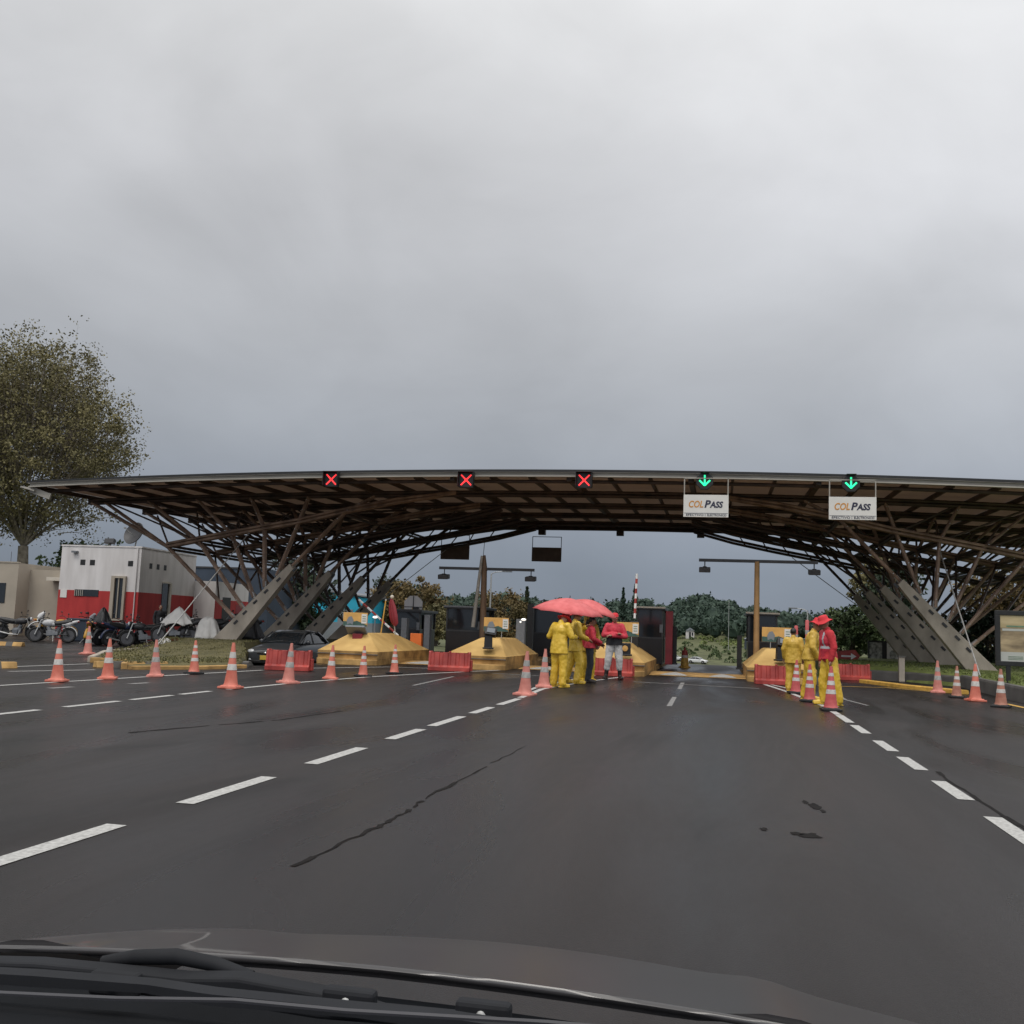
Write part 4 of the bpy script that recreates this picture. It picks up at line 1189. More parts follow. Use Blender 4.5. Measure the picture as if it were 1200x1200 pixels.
def island_device(x, y, z, label):
    r = thing('card_reader', label, 'card reader', (x, y, z), .2, 'black devices on the toll islands')
    b = MB(); b.box((0, 0, .16), (.26, .24, .42), taper=.9); b.box((0, -.02, -.02), (.34, .34, .05)); b.build('pedestal', M['black'], r, bevel=.015)
    b = MB(); b.box((.06, -.03, .47), (.36, .2, .26), rx=-.5, ry=.12); b.build('head', M['black'], r, bevel=.02)
    b = MB(); b.box((.07, -.135, .53), (.24, .012, .15), rx=-.5, ry=.12); b.build('screen', M['grey_wall'], r)
    return r
island_device(-6.95, 30.95, .66, 'black card reader leaning on the slope of the second yellow island')
island_device(1.75, 30.95, .66, 'black box with a small head on the slope of the fourth yellow island')
d3 = thing('warning_lamp', 'black box with a round amber lamp on the third yellow island', 'warning lamp', (-2.75, 30.85, .60), .1)
b = MB(); b.box((0, 0, .17), (.34, .2, .38)); b.box((0, 0, .01), (.42, .26, .05)); b.build('housing', M['black'], d3, bevel=.015)
b = MB(); b.lathe([(.0, 0), (.09, 0), (.08, .03), (0, .04)], 16, M=Matrix.Translation((0, -.1, .2)) @ Matrix.Rotation(pi/2, 4, 'X')); b.build('lens', M['poster_orange'], d3, smooth_angle=40)
d1 = thing('control_box', 'dark red control box on the left slope of the first yellow island', 'box', (-11.15, 30.9, .62), .1)
b = MB(); b.box((0, 0, .14), (.3, .26, .34)); b.build('housing', M['booth_red'], d1, bevel=.015)
b = MB(); b.box((-.05, -.05, .42), (.62, .5, .06), rx=-.5); b.build('solar_panel', M['grey_wall'], d1, bevel=.005)

def booth(x, y, label, w=1.0, d=2.2, h=2.15, z=.16, red=False, roofm='cream'):
    r = thing('toll_booth', label, 'toll booth', (x, y, z), 0, 'dark toll booths on the islands')
    b = MB(); b.span(-w/2, w/2, 0, d, 0, .95); b.build('lower_panel', M['booth'], r, bevel=.01)
    b = MB(); b.span(-w/2+.03, w/2-.03, .03, d-.03, .95, h-.12); b.build('window', M['glass_dark'], r)
    b = MB()
    for sx in (-1, 1):
        for yy in (.02, d-.02): b.box((sx*(w/2-.02), yy, (h+.83)/2), (.06, .06, h-1.07))
    b.box((0, -.012, .95), (w, .03, .06)); b.build('frame', M['dark_metal'], r)
    b = MB(); b.span(-w/2-.08, w/2+.08, -.12, d+.12, h-.12, h-.02); rf = b.build('roof', M['booth'], r, bevel=.01)
    b = MB(); b.span(-w/2-.085, w/2+.085, -.145, -.12, h-.06, h); b.build('edge_trim', M[roofm], rf)
    b = MB(); b.span(w/2, w/2+.02, .5, 1.2, .05, h-.2); dr = b.build('door', M['dark_metal'], r)
    b = MB(); b.box((w/2+.035, .62, 1.0), (.03, .04, .14)); b.build('handle', M['steel'], dr)
    b = MB(); b.box((w/2-.06, -.03, h*.62), (.12, .03, .3)); b.build('intercom', M['grey_plastic'], r)
    if red:
        b = MB(); b.span(w/2+.10, w/2+.36, -.05, .45, 0, h-.15); b.build('red_panel', M['booth_red'], r, bevel=.01)
    return r
booth(-2.52, 38.4, 'dark toll booth with a tall red side panel on the third island', w=.95, h=2.10, red=True)
booth(1.50, 37.6, 'dark toll booth under the right lamp gantry', w=1.0, h=2.0)
booth(-9.40, 37.5, 'dark wide toll booth left of the leaning ochre post', w=1.35, h=1.88, roofm='grey_plastic')
booth(-6.9, 42.5, 'dark toll booth behind the umbrella group', w=1.5, h=2.05, roofm='dark_metal')
booth(-11.9, 38.5, 'dark toll booth in the shade behind the folded red parasol', w=1.0, h=1.7, roofm='dark_metal')
def box_post(name, label, cat, x, y, w, d, h, m, z=.16, cap=None, group=None):
    r = thing(name, label, cat, (x, y, z), 0, group)
    b = MB(); b.box((0, 0, h/2), (w, d, h)); b.build('body', m, r, bevel=.012)
    b = MB(); b.box((0, 0, .03), (w*1.4, d*1.4, .06)); b.build('foot', M['dark_metal'], r)
    if cap:
        b = MB(); b.ball((0, -d/2-.01, h*.93), .035, 10); b.build('lamp', cap, r, smooth_angle=60)
    return r
GP = 'grey sensor posts on the islands'
box_post('sensor_post', 'grey sensor post left of the octagonal sign', 'sensor post', -11.65, 37.4, .22, .3, 1.35, M['grey_plastic'], group=GP)
box_post('sensor_post', 'grey sensor post right of the octagonal sign', 'sensor post', -10.75, 37.4, .22, .3, 1.50, M['grey_plastic'], group=GP)
box_post('sensor_post', 'grey sensor post with a lit lamp right of the second island poster', 'sensor post', -6.95, 36.2, .32, .3, 1.45, M['grey_plastic'], cap=M['lamp_white'], group=GP)
box_post('ticket_pillar', 'dark slim pillar left of the fourth island booth', 'pillar', .68, 36.4, .16, .3, 1.15, M['black'])
box_post('ticket_pillar', 'dark slim pillar right of the third island booth', 'pillar', -1.62, 38.9, .14, .3, 1.4, M['black'])
box_post('signal_post', 'black signal post left of the red umbrellas', 'signal post', -6.95, 38.0, .22, .25, 2.05, M['black'])
box_post('orange_panel', 'orange and white panel behind the right end of the first island', 'panel', -10.85, 36.3, .42, .2, .80, M['orange'])
def lamp_post(label, x, y, z, h):
    r = thing('white_lamp', label, 'lamp', (x, y, z), 0, 'small white lamps on the islands')
    b = MB(); b.tube((0, 0, 0), (0, 0, h), .02, n=8); b.build('stem', M['grey_plastic'], r)
    b = MB(); b.ball((0, 0, h), (.085, .085, .04), 12); b.build('lamp_head', M['lamp_white'], r, smooth_angle=60)
lamp_post('small white lamp between the first island poster and the folded red parasol', -11.1, 32.3, .92, .55)
lamp_post('small white lamp over the right end of the second island poster', -6.3, 33.2, .95, .62)
# T-shaped camera gantries
def gantry(label, x, y, x0, x1, z, lean, m, w=.17):
    r = thing('camera_gantry', label, 'gantry', (x, y, .16), 0, 'camera gantries over the lanes')
    b = MB(); b.path([(lean, 0, 0), (0, 0, z-.16)], [w*.62, w*.5], 10); b.build('pole', m, r, smooth_angle=50)
    b = MB(); b.span(x0-x, x1-x, -.05, .05, z-.20, z-.10); b.build('crossbar', M['dark_metal'], r)
    for xx in (x0+.2-x, x1-.12-x):
        b = MB(); b.tube((xx, 0, z-.2), (xx, 0, z-.38), .02, n=6); b.build('drop_rod', M['dark_metal'], r)
        b = MB(); b.box((xx, -.05, z-.48), (.38, .36, .17), rx=.12); b.box((xx, -.03, z-.385), (.14, .2, .04)); b.build('camera_box', M['dark_metal'], r, bevel=.02)
    return r
gantry('ochre lamp gantry with a wide crossbar on the right, above the fourth island', 1.22, 35.6, -.72, 3.2, 3.82, 0, M['orange_pole'])
g2 = gantry('leaning ochre gantry post with a thin crossbar on the second island', -8.62, 37.2, -10.35, -6.72, 3.42, .05, M['brown_pole'], w=.21)
b = MB(); b.path([(.02, 0, 3.2), (-.02, 0, 3.78)], [.105, .05], 10); b.build('pole_top', M['brown_pole'], g2, smooth_angle=50)
b = MB(); b.path([(-.32, -.1, 1.1), (-.08, -.1, 3.75)], [.075, .05], 10); b.build('side_pole', M['fascia'], g2, smooth_angle=50)
b = MB(); b.path([(-.06, 0, 3.7), (-.03, 0, 4.25)], .012, 6); b.build('rod', M['dark_metal'], g2)
# boom barriers
def boom(label, x, y, p0, p1):
    r = thing('boom_barrier', label, 'boom barrier', (x, y, .16), 0, 'red and white boom barriers')
    b = MB(); b.box((p0[0]-x, 0, (p0[2]-.3)/2), (.28, .30, p0[2]-.2)); b.build('cabinet', M['black'], r, bevel=.02)
    a, c = V(*p0)-V(x, y, .16), V(*p1)-V(x, y, .16)
    for k in range(9):
        q = MB(); q.path([a.lerp(c, k/9), a.lerp(c, (k+1)/9)], .042, 6); q.build('arm_band', M['white_paint'] if k % 2 == 0 else M['barrier'], r)
boom('raised upright red and white boom beside the third island booth', -2.77, 34.4, (-2.77, 34.4, 1.75), (-2.74, 34.5, 3.24))
boom('slanting red and white boom left of the folded red parasol', -11.5, 36.0, (-11.45, 36.0, .85), (-13.1, 36.2, 2.12))
# octagonal sign seen from behind
sg = thing('octagonal_sign', 'white back of an octagonal sign on a yellow post', 'sign', (-12.15, 40, 0), .1)
b = MB(); b.prism([(.40*cos(pi/8+k*pi/4), 2.06+.40*sin(pi/8+k*pi/4)) for k in range(8)], 'y', -.012, .012); b.build('plate', M['grey_plastic'] if False else M['white_wall'], sg)
b = MB(); b.tube((0, -.04, 0), (0, -.04, 1.95), .045, n=8); b.build('post', M['yellow_line'], sg)
b = MB(); b.box((0, -.03, 1.98), (.72, .03, .03)); b.box((0, -.03, 2.2), (.03, .03, .5)); b.build('brace', M['dark_metal'], sg)
b = MB(); b.box((.12, -.1, 1.72), (.22, .2, .5)); b.build('signal_housing', M['black'], sg, bevel=.01)
b = MB(); b.prism([(-.28, .95), (.34, .9), (.36, 1.25), (-.28, 1.15)], 'y', -.075, -.055); b.build('lower_plate', M['sign_white'], sg)
# folded parasol and the pole next to it
pr = thing('folded_parasol', 'folded red parasol standing on the first yellow island', 'parasol', (-10.80, 33.0, .90), 0)
b = MB(); b.tube((0.2, 0, 0), (0, 0, 1.25), .022, n=8); b.build('pole', M['fascia'], pr)
b = MB(); n = 16; prof = [(.03, .30, .17), (.10, .42, .15), (.115, .62, .10), (.10, .95, .04), (.05, 1.15, .01), (.02, 1.22, 0)]
vs = [(dx + q*(1+.3*cos(4*2*pi*k/n))*cos(2*pi*k/n), q*(1+.3*cos(4*2*pi*k/n))*sin(2*pi*k/n), z) for q, z, dx in prof for k in range(n)]
b.add(vs, [(i*n+k, i*n+(k+1) % n, (i+1)*n+(k+1) % n, (i+1)*n+k) for i in range(5) for k in range(n)]); b.build('cloth', M['booth_red'], pr, smooth_angle=60)
b = MB(); b.ball((.02, 0, 1.27), .07, 10); b.build('finial', M['cream'], pr, smooth_angle=60)
yp = thing('yellow_pole', 'thin yellow pole leaning beside the folded red parasol', 'pole', (-11.02, 32.9, .90), 0)
b = MB(); b.tube((-.06, 0, 0), (.06, 0, 1.15), .022, n=8); b.build('shaft', M['yellow_line'], yp)
b = MB(); b.ball((.06, 0, 1.15), .03, 8); b.build('tip', M['cream'], yp)
# crash drum beyond the third island
dr = thing('crash_drum', 'red and yellow crash drum beyond the red booth panel', 'drum', (-1.30, 40.5, 0), 0, scale=.78)
b = MB(); b.lathe([(.30, 0), (.30, .04), (.20, .10), (.17, .5)], 20); b.build('base', M['yellow_line'], dr, smooth_angle=40)
b = MB(); b.lathe([(.17, .5), (.16, .62)], 20); b.build('reflective_band', M['reflective'], dr, smooth_angle=40)
b = MB(); b.lathe([(.16, .62), (.14, .85), (.05, .88), (.04, 1.0), (0, 1.0)], 20); b.build('top', M['barrier'], dr, smooth_angle=40)

# ================================================================== BOARDS ON THE RIGHT
pb = thing('poster_board', 'black framed poster board with a tan landscape photo at the right edge', 'billboard', (8.25, 28.6, .38), radians(-4))
W_, z0, z1 = 2.5, .40, 1.82
b = MB(); b.span(-W_/2, W_/2, -.05, .05, z0, z0+.12); b.span(-W_/2, W_/2, -.05, .05, z1-.12, z1); b.span(-W_/2, -W_/2+.12, -.05, .05, z0+.12, z1-.12); b.span(W_/2-.12, W_/2, -.05, .05, z0+.12, z1-.12)
b.build('frame', M['black'], pb, bevel=.008)
b = MB(); b.span(-W_/2+.12, W_/2-.12, -.02, .02, 1.38, z1-.12); b.build('sky_band', M['poster_sky'], pb)
b = MB(); b.span(-W_/2+.12, W_/2-.12, -.02, .02, .76, 1.38); b.build('photo_panel', M['poster_photo'], pb)
b = MB(); b.span(-W_/2+.12, W_/2-.12, -.02, .02, z0+.12, .76); b.build('footer', M['poster_foot'], pb)
b = MB()
b.span(-.98, .6, -.026, -.021, 1.40, 1.44)
for k in range(3): b.span(-.95, -.6, -.026, -.021, .64-.035*k, .65-.035*k)
b.lathe([(0, 0), (.04, 0), (.04, .005), (0, .005)], 14, M=Matrix.Translation((-.35, -.021, .63)) @ Matrix.Rotation(pi/2, 4, 'X'))
b.build('print_marks', M['poster_ink'], pb)
b = MB(); b.span(-1.08, 1.0, -.024, -.021, 1.30, 1.36); b.build('pale_band', M['poster_foot'], pb)
for x_ in (-1.0, .9):
    b = MB(); b.span(x_, x_+.1, -.04, .04, -.1, z0); b.build('leg', M['black'], pb)
p2_ = thing('double_poster_board', 'two small posters in a dark frame beside the right concrete fins', 'billboard', (7.45, 50, .2), 0)
b = MB(); b.span(-.72, .72, -.05, .05, 1.04, 1.12); b.span(-.72, .72, -.05, .05, .02, .08); b.span(-.72, -.66, -.05, .05, .08, 1.04); b.span(.66, .72, -.05, .05, .08, 1.04); b.span(-.10, .10, -.05, .05, .08, 1.04); b.build('frame', M['black'], p2_)
for x0 in (-.66, .10):
    b = MB(); b.span(x0, x0+.56, -.02, .02, .08, 1.04); b.build('poster', M['poster_mixed'] if x0 < 0 else M['sign_white'], p2_)
b = MB(); b.ball((.38, -.024, .5), (.16, .004, .22), 10); b.span(.2, .56, -.026, -.022, .86, .9); b.build('poster_spot', M['poster_mixed'], p2_)
for x_ in (-.6, .52):
    b = MB(); b.span(x_, x_+.08, -.03, .03, -.5, .02); b.build('leg', M['black'], p2_)
rs = thing('arrow_sign', 'red sign with a white arrow behind the worker in the red vest', 'sign', (5.28, 45, 0), 0)
b = MB(); b.prism([(-.45, .40), (.28, .36), (.46, .66), (.28, .90), (-.45, .84)], 'y', -.015, .015); b.build('plate', M['barrier'], rs)
b = MB(); b.box((-.08, -.02, .63), (.42, .01, .07)); b.prism([(.10, .50), (.32, .63), (.10, .76)], 'y', -.026, -.018); b.build('white_arrow', M['white_paint'], rs)
b = MB(); b.tube((0, .03, 0), (0, .03, .85), .03, n=8); b.build('post', M['steel'], rs)
gp = thing('grey_post', 'square grey post at the left end of the right plinth', 'post', (5.9, 36.0, 0), 0)
b = MB(); b.box((0, 0, .40), (.18, .18, .80)); b.build('shaft', M['concrete'], gp, bevel=.01)
b = MB(); b.box((0, 0, .82), (.22, .22, .05)); b.build('cap', M['concrete_dark'], gp)
# wheel stops and tape posts on the left
def wheel_stop(label, x, y, rz):
    r = thing('wheel_stop', label, 'wheel stop', (x, y, 0), rz, 'yellow wheel stops by the motorcycles')
    b = MB(); b.prism([(-.13, 0), (.13, 0), (.07, .14), (-.07, .14)], 'x', -.9, .9); b.build('block', M['yellow_dirty'], r, bevel=.01)
    b = MB()
    for x_ in (-.5, .3): b.prism([(-.132, .0), (.132, .0), (.072, .142), (-.072, .142)], 'x', x_, x_+.25)
    b.build('dark_stripe', M['concrete_dark'], r)
wheel_stop('yellow wheel stop at the left picture edge below the bikes', -25.0, 32.3, .1)
wheel_stop('yellow wheel stop half hidden at the left picture edge, nearest the road', -15.6, 19.4, 1.1)
wheel_stop('yellow wheel stop between the first two left cones', -13.9, 22.7, 1.0)

# ================================================================== PEOPLE
def remeshed(b, name, voxel, mats, parent=None, smooth_it=6, wrinkle=0, wscale=.09, face_fn=None):
    """fuse overlapping closed volumes into ONE continuous skin"""
    me = bpy.data.meshes.new(name); me.from_pydata(b.v, [], b.f)
    bm = bmesh.new(); bm.from_mesh(me); bmesh.ops.recalc_face_normals(bm, faces=bm.faces); bm.to_mesh(me); bm.free()
    o = bpy.data.objects.new(name, me); COL.objects.link(o)
    md = o.modifiers.new('r', 'REMESH'); md.mode = 'VOXEL'; md.voxel_size = voxel
    sm = o.modifiers.new('s', 'SMOOTH'); sm.iterations = smooth_it; sm.factor = .5
    bpy.context.view_layer.update()
    me2 = bpy.data.meshes.new_from_object(o.evaluated_get(bpy.context.evaluated_depsgraph_get()))
    bpy.data.objects.remove(o); bpy.data.meshes.remove(me)
    me2.name = name
    if wrinkle:
        me2.calc_loop_triangles()
        ns = [v.normal.copy() for v in me2.vertices]
        for v, n in zip(me2.vertices, ns):
            p = v.co
            w = noise.noise(V(p.x/wscale, p.y/wscale, p.z/(wscale*1.5)+p.x*6)) + .45*noise.noise(V(p.x/wscale*2.2+9, p.y/wscale*2.2, p.z/wscale*1.6))
            v.co = p + n*w*wrinkle
    me2.materials.clear()
    if not isinstance(mats, (list, tuple)): mats = [mats]
    for m in mats: me2.materials.append(m)
    me2.polygons.foreach_set('use_smooth', [True]*len(me2.polygons))
    if face_fn:
        for p in me2.polygons: p.material_index = face_fn(p.center)
    else: me2.polygons.foreach_set('material_index', [0]*len(me2.polygons))
    me2.update()
    r = bpy.data.objects.new(name, me2); COL.objects.link(r)
    if parent: r.parent = parent
    return r
def chain(b, pts, rs, n=10, sq=None):
    """tapered limb: balls at the joints, cones between"""
    pts = [Vector(p) for p in pts]
    for p, r in zip(pts, rs): b.ball(p, r, n)
    for i in range(len(pts)-1):
        if (pts[i+1]-pts[i]).length > 1e-4: b.path([pts[i], pts[i+1]], [rs[i]*.985, rs[i+1]*.985], n)
def person(label, x, y, rz, pose, outfit, h=1.72, group=None, z=None):
    """faces local -Y. pose: lean, arms {side: (elbow, wrist)}, legs {side: (knee, ankle)}, head (dx, dy, dz)"""
    lean = pose.get('lean', 0); k = h/1.72
    hipz = .92
    def up(p):                                          # upper body bends forward at the hips
        q = V(*p) - V(0, 0, hipz)
        q = Matrix.Rotation(-lean, 3, 'X') @ q if False else Matrix.Rotation(lean, 3, 'X') @ q
        return q + V(0, 0, hipz)
    legs = {-1: ((-.105, -.03, .50), (-.115, .03, .075)), 1: ((.105, -.03, .50), (.115, .03, .075))}
    legs.update(pose.get('legs', {}))
    arms = {-1: ((-.255, .03, 1.14), (-.25, -.08, .89)), 1: ((.255, .03, 1.14), (.25, -.08, .89))}
    arms.update(pose.get('arms', {}))
    pelvis, waist, chest, neck = V(0, 0, .94), up((0, .0, 1.10)), up((0, .005, 1.28)), up((0, .01, 1.46))
    hd = pose.get('head', (0, -.02, 0)); head = up((hd[0], hd[1], 1.61+hd[2]))
    hm = Matrix.Rotation(pose.get('turn', 0), 3, 'Z') @ Matrix.Rotation(pose.get('nod', 0)+lean*.4, 3, 'X')
    def hp(*p): return head + hm @ V(*p)
    b = MB()
    b.ball(pelvis, (.150, .105, .11), 14); b.ball(waist, (.125, .092, .12), 14); b.ball(chest, (.155, .105, .16), 14)
    chain(b, [pelvis, waist, chest], [.10, .09, .10]); b.ball(up((0, 0, 1.40)), (.165, .085, .07), 12)
    chain(b, [up((0, .01, 1.40)), neck, head], [.065, .054, .056])
    b.ball(head, (.076, .094, .112), 16); b.ball(hp(0, -.035, -.055), (.056, .06, .062), 12)
    b.ball(hp(0, -.100, -.015), (.014, .022, .026), 8); chain(b, [hp(0, -.088, .02), hp(0, -.104, -.015)], [.009, .012], 6)
    for s in (-1, 1): b.ball(hp(s*.077, .01, -.005), (.012, .022, .032), 8)
    for s in (-1, 1):
        sh = up((s*.185, .0, 1.405)); e, w = up(arms[s][0]), up(arms[s][1])
        chain(b, [up((s*.11, 0, 1.40)), sh, e, w], [.07, .058, .042, .030])
        d = (w-e).normalized(); side = d.cross(V(0, 0, 1))
        if side.length < .1: side = V(0, -1, 0) - d*d.dot(V(0, -1, 0))
        side.normalize(); nrm = side.cross(d)
        palm = w + d*.055
        chain(b, [w, w+d*.03, w+d*.075], [.028, .030, .032], 8)
        chain(b, [w+d*.05-side*.022, w+d*.085-side*.028], [.022, .018], 8); chain(b, [w+d*.05+side*.022, w+d*.085+side*.028], [.022, .018], 8)
        for q, L in zip((-.036, -.012, .012, .036), (.056, .074, .080, .068)):
            p0 = w + d*.088 + side*q; p1 = p0 + d*L*.5 - nrm*.008; p2 = p1 + d*L*.38 - nrm*.022
            chain(b, [p0, p1, p2], [.0115, .0105, .009], 6)
        p0 = w + d*.035 - side*.028; chain(b, [p0, p0 - side*.030 + d*.028, p0 - side*.034 + d*.062 - nrm*.01], [.014, .0125, .0105], 6)
        hipj = V(s*.095, 0, .90); kn, an = V(*legs[s][0]), V(*legs[s][1])
        chain(b, [hipj, kn, an], [.085, .055, .038]); b.ball(kn.lerp(an, .28)+V(0, .015, 0), (.055, .058, .10), 10)
        fd = pose.get('feet', {}).get(s, (s*.25, -1)); fdv = V(fd[0], fd[1], 0).normalized()
        chain(b, [V(an.x, an.y, .05), V(an.x, an.y, .035)+fdv*.09, V(an.x, an.y, .028)+fdv*.16], [.042, .036, .028])
    eyes = [hp(s*.031, -.088, .008) for s in (-1, 1)]; mouth = hp(0, -.093, -.055)
    def faces(c):
        for e in eyes:
            if (c-e).length < .016: return 1
        d = c-mouth
        if abs(d.z) < .010 and d.length < .026: return 2
        return 0
    root = remeshed(b, 'person', .0095, [M['skin'], M['eye'], M['lips']], None, 3, face_fn=faces)
    root.location = (x, y, ground_z(x, y)+.008 if z is None else z); root.rotation_euler = (0, 0, rz); root.scale = (k, k, k)
    tag(root, label, 'person', group)
    o = outfit; loose = o.get('loose', 1.0)
    # upper garment
    b = MB(); hem = o.get('hem', .86)
    b.ball(chest, (.19*loose, .135*loose, .19), 14); b.ball(waist, (.165*loose, .125*loose, .17), 14); b.ball(up((0, .005, 1.385)), (.20, .11, .085), 12)
    pts = [up((0, 0, 1.25)), waist, V(0, 0, .98), V(0, 0, hem)]
    rs = [.15*loose, .15*loose, .165*loose, .18*loose]
    vs = []; n = 20
    for p, r in zip(pts, rs):
        for q in range(n): vs.append((p.x + r*1.12*cos(2*pi*q/n), p.y + r*.82*sin(2*pi*q/n), p.z))
    b.add(vs, [(i*n+q, i*n+(q+1) % n, (i+1)*n+(q+1) % n, (i+1)*n+q) for i in range(3) for q in range(n)] + [tuple(range(n)), tuple(reversed(range(3*n, 4*n)))])
    for s in (-1, 1):
        sh = up((s*.185, .0, 1.395)); e, w = up(arms[s][0]), up(arms[s][1])
        chain(b, [up((s*.1, 0, 1.39)), sh, e, e.lerp(w, .94)], [.085, .078*loose, .064*loose, .052*loose], 12)
    chain(b, [up((0, .02, 1.42)), up((0, .02, 1.475))], [.085, .072], 12)
    if o.get('hood'):
        b.ball(hp(0, .025, .01), (.115, .125, .145), 14); chain(b, [hp(0, .04, -.05), up((0, .03, 1.40))], [.11, .12])
    band = o.get('vest')
    def vf(c):
        return 0
    remeshed(b, o.get('top_name', 'jacket'), .0125, o['top'], root, 5, wrinkle=o.get('wrinkle', .010))
    if band:
        b = MB()
        b.ball(chest, (.205*loose, .150*loose, .20), 14); b.ball(waist, (.18*loose, .140*loose, .17), 14)
        b.ball(up((0, 0, 1.38)), (.175, .125, .085), 12); chain(b, [waist, V(0, 0, .95)], [.145*loose, .15*loose])
        def bf(c):
            return 1 if (abs(c.z-1.12) < .028 or abs(abs(c.x)-.10) < .024 and c.z > 1.12) else 0
        remeshed(b, 'vest', .0125, [band, M['vest_band']], root, 5, wrinkle=.006, face_fn=bf)
    # trousers
    b = MB(); lt = o.get('leg_loose', 1.0)
    b.ball(V(0, .005, .94), (.165, .125, .13), 14)
    for s in (-1, 1):
        kn, an = V(*legs[s][0]), V(*legs[s][1]); hipj = V(s*.092, 0, .90)
        end = o.get('leg_end', .97)
        chain(b, [V(s*.05, 0, .93), hipj, kn, kn.lerp(an, end)], [.11, .105*min(lt, 1.15), .080*lt, .068*lt], 12)
    if o.get('waistcoat'): pass
    remeshed(b, 'trousers', .0125, o['bottom'], root, 4, wrinkle=o.get('leg_wrinkle', .009))
    # boots
    for s in (-1, 1):
        b = MB(); kn, an = V(*legs[s][0]), V(*legs[s][1])
        fd = pose.get('feet', {}).get(s, (s*.25, -1)); fdv = V(fd[0], fd[1], 0).normalized()
        top = an.lerp(kn, o.get('boot_h', .25))
        chain(b, [top, V(an.x, an.y, .07), V(an.x, an.y, .045)+fdv*.10, V(an.x, an.y, .040)+fdv*.18], [.062 if o.get('boot_h', .25) > .5 else .058, .056, .050, .042], 12)
        b.box((an.x+fdv.x*.06, an.y+fdv.y*.06, .012), (.10, .28, .024), rz=atan2(-fdv.x, fdv.y))
        remeshed(b, 'boot', .0125, o.get('boots', M['boots']), root, 3)
    if o.get('waistband'):
        b = MB(); n = 20; vs = []
        for z_, r in ((.90, .19), (.98, .186), (1.08, .178)):
            for q in range(n): vs.append((r*1.08*cos(2*pi*q/n)*loose, r*.84*sin(2*pi*q/n)*loose, z_))
        b.add(vs, [(i*n+q, i*n+(q+1) % n, (i+1)*n+(q+1) % n, (i+1)*n+q) for i in range(2) for q in range(n)]); b.build('waist_band', o['waistband'], root, smooth_angle=60)
    hat = o.get('hat')
    Mh = Matrix.Translation(head) @ hm.to_4x4()
    if hat == 'bucket':
        b = MB(); b.lathe([(.172, .012), (.178, .020), (.165, .030), (.11, .055), (.10, .075), (.096, .12), (.080, .145), (.03, .155), (0, .155)], 22, M=Mh @ Matrix.Translation((0, .005, 0)))
        vs = []
        for i, v in enumerate(b.v): vs.append((v[0], v[1], v[2] + (.016*sin(i*2*pi/22*3) if i < 66 else 0)))
        b.v = vs; b.build('hat', M['hat_red'], root, smooth_angle=50)
    elif hat == 'cap':
        b = MB(); b.lathe([(.092, .03), (.094, .06), (.086, .10), (.06, .128), (.02, .138), (0, .138)], 20, M=Mh, sy=1.12)
        ring = [Mh @ V(.085*sin(a)*1.0, -.075-.10*cos(a), .036-.012*cos(a)) for a in [(-pi/2 + pi*i/10) for i in range(11)]]
        ring2 = [p+V(0, 0, .008) for p in ring]; b.add(ring+ring2, [tuple(range(11)), tuple(reversed(range(11, 22)))] + [(i, i+1, i+12, i+11) for i in range(10)])
        b.build('cap', M['hat_red'], root, smooth_angle=50)
    if o.get('hair'):
        b = MB(); b.ball(hp(0, .022, .028), (.086, .092, .098), 14); 
        if o['hair'] == 'tied': chain(b, [hp(0, .08, .0), hp(0, .12, -.05), hp(0, .11, -.16)], [.05, .045, .02])
        remeshed(b, 'hair', .011, M['hair'], root, 2, wrinkle=.004, wscale=.03)
    return root
YC = dict(top=M['raincoat'], bottom=M['raincoat'], loose=1.16, leg_loose=1.30, hem=.76, hat='bucket', wrinkle=.012, leg_wrinkle=.013, boots=M['raincoat'], boot_h=.2)
GU = 'people under the red umbrellas'; GR = 'workers beside the right cones'
person('person in bright yellow raincoat and red hat seen from behind, leftmost under the umbrellas', -3.52, 22.95, radians(150),
       dict(arms={1: ((.30, .02, 1.15), (.20, -.26, 1.22)), -1: ((-.29, -.06, 1.16), (-.20, -.32, 1.18))}, legs={-1: ((-.12, -.02, .5), (-.15, .04, .075)), 1: ((.11, -.03, .5), (.12, .02, .075))}, lean=.10, head=(0, -.10, -.06), nod=.5), YC, 1.68, GU)
person('second person in a yellow raincoat, half hidden behind the first, holding an umbrella', -3.42, 24.9, radians(110),
       dict(arms={1: ((.28, -.10, 1.18), (.12, -.26, 1.34)), -1: ((-.28, -.04, 1.14), (-.16, -.26, 1.05))}, legs={-1: ((-.12, -.09, .5), (-.15, -.02, .075)), 1: ((.12, .08, .5), (.13, .20, .075))}), YC, 1.74, GU)
YG = dict(YC, top=M['raincoat_gold'], bottom=M['raincoat'], hat=None, hood=True, waistband=M['red_cloth'])
person('person in a hooded golden raincoat between the second raincoat and the woman in red', -3.26, 26.0, radians(30),
       dict(arms={1: ((.28, .02, 1.14), (.20, -.16, .95))}), YG, 1.70, GU)
person('woman with tied black hair in a red jacket and dark jeans', -3.16, 25.6, radians(105),
       dict(arms={-1: ((-.25, -.05, 1.15), (-.08, -.27, 1.06)), 1: ((.25, -.05, 1.15), (.10, -.28, 1.02))}, nod=.15, lean=.06), dict(top=M['red_jacket'], bottom=M['jeans'], loose=1.08, hem=.90, hair='tied', leg_loose=.95), 1.62, GU)
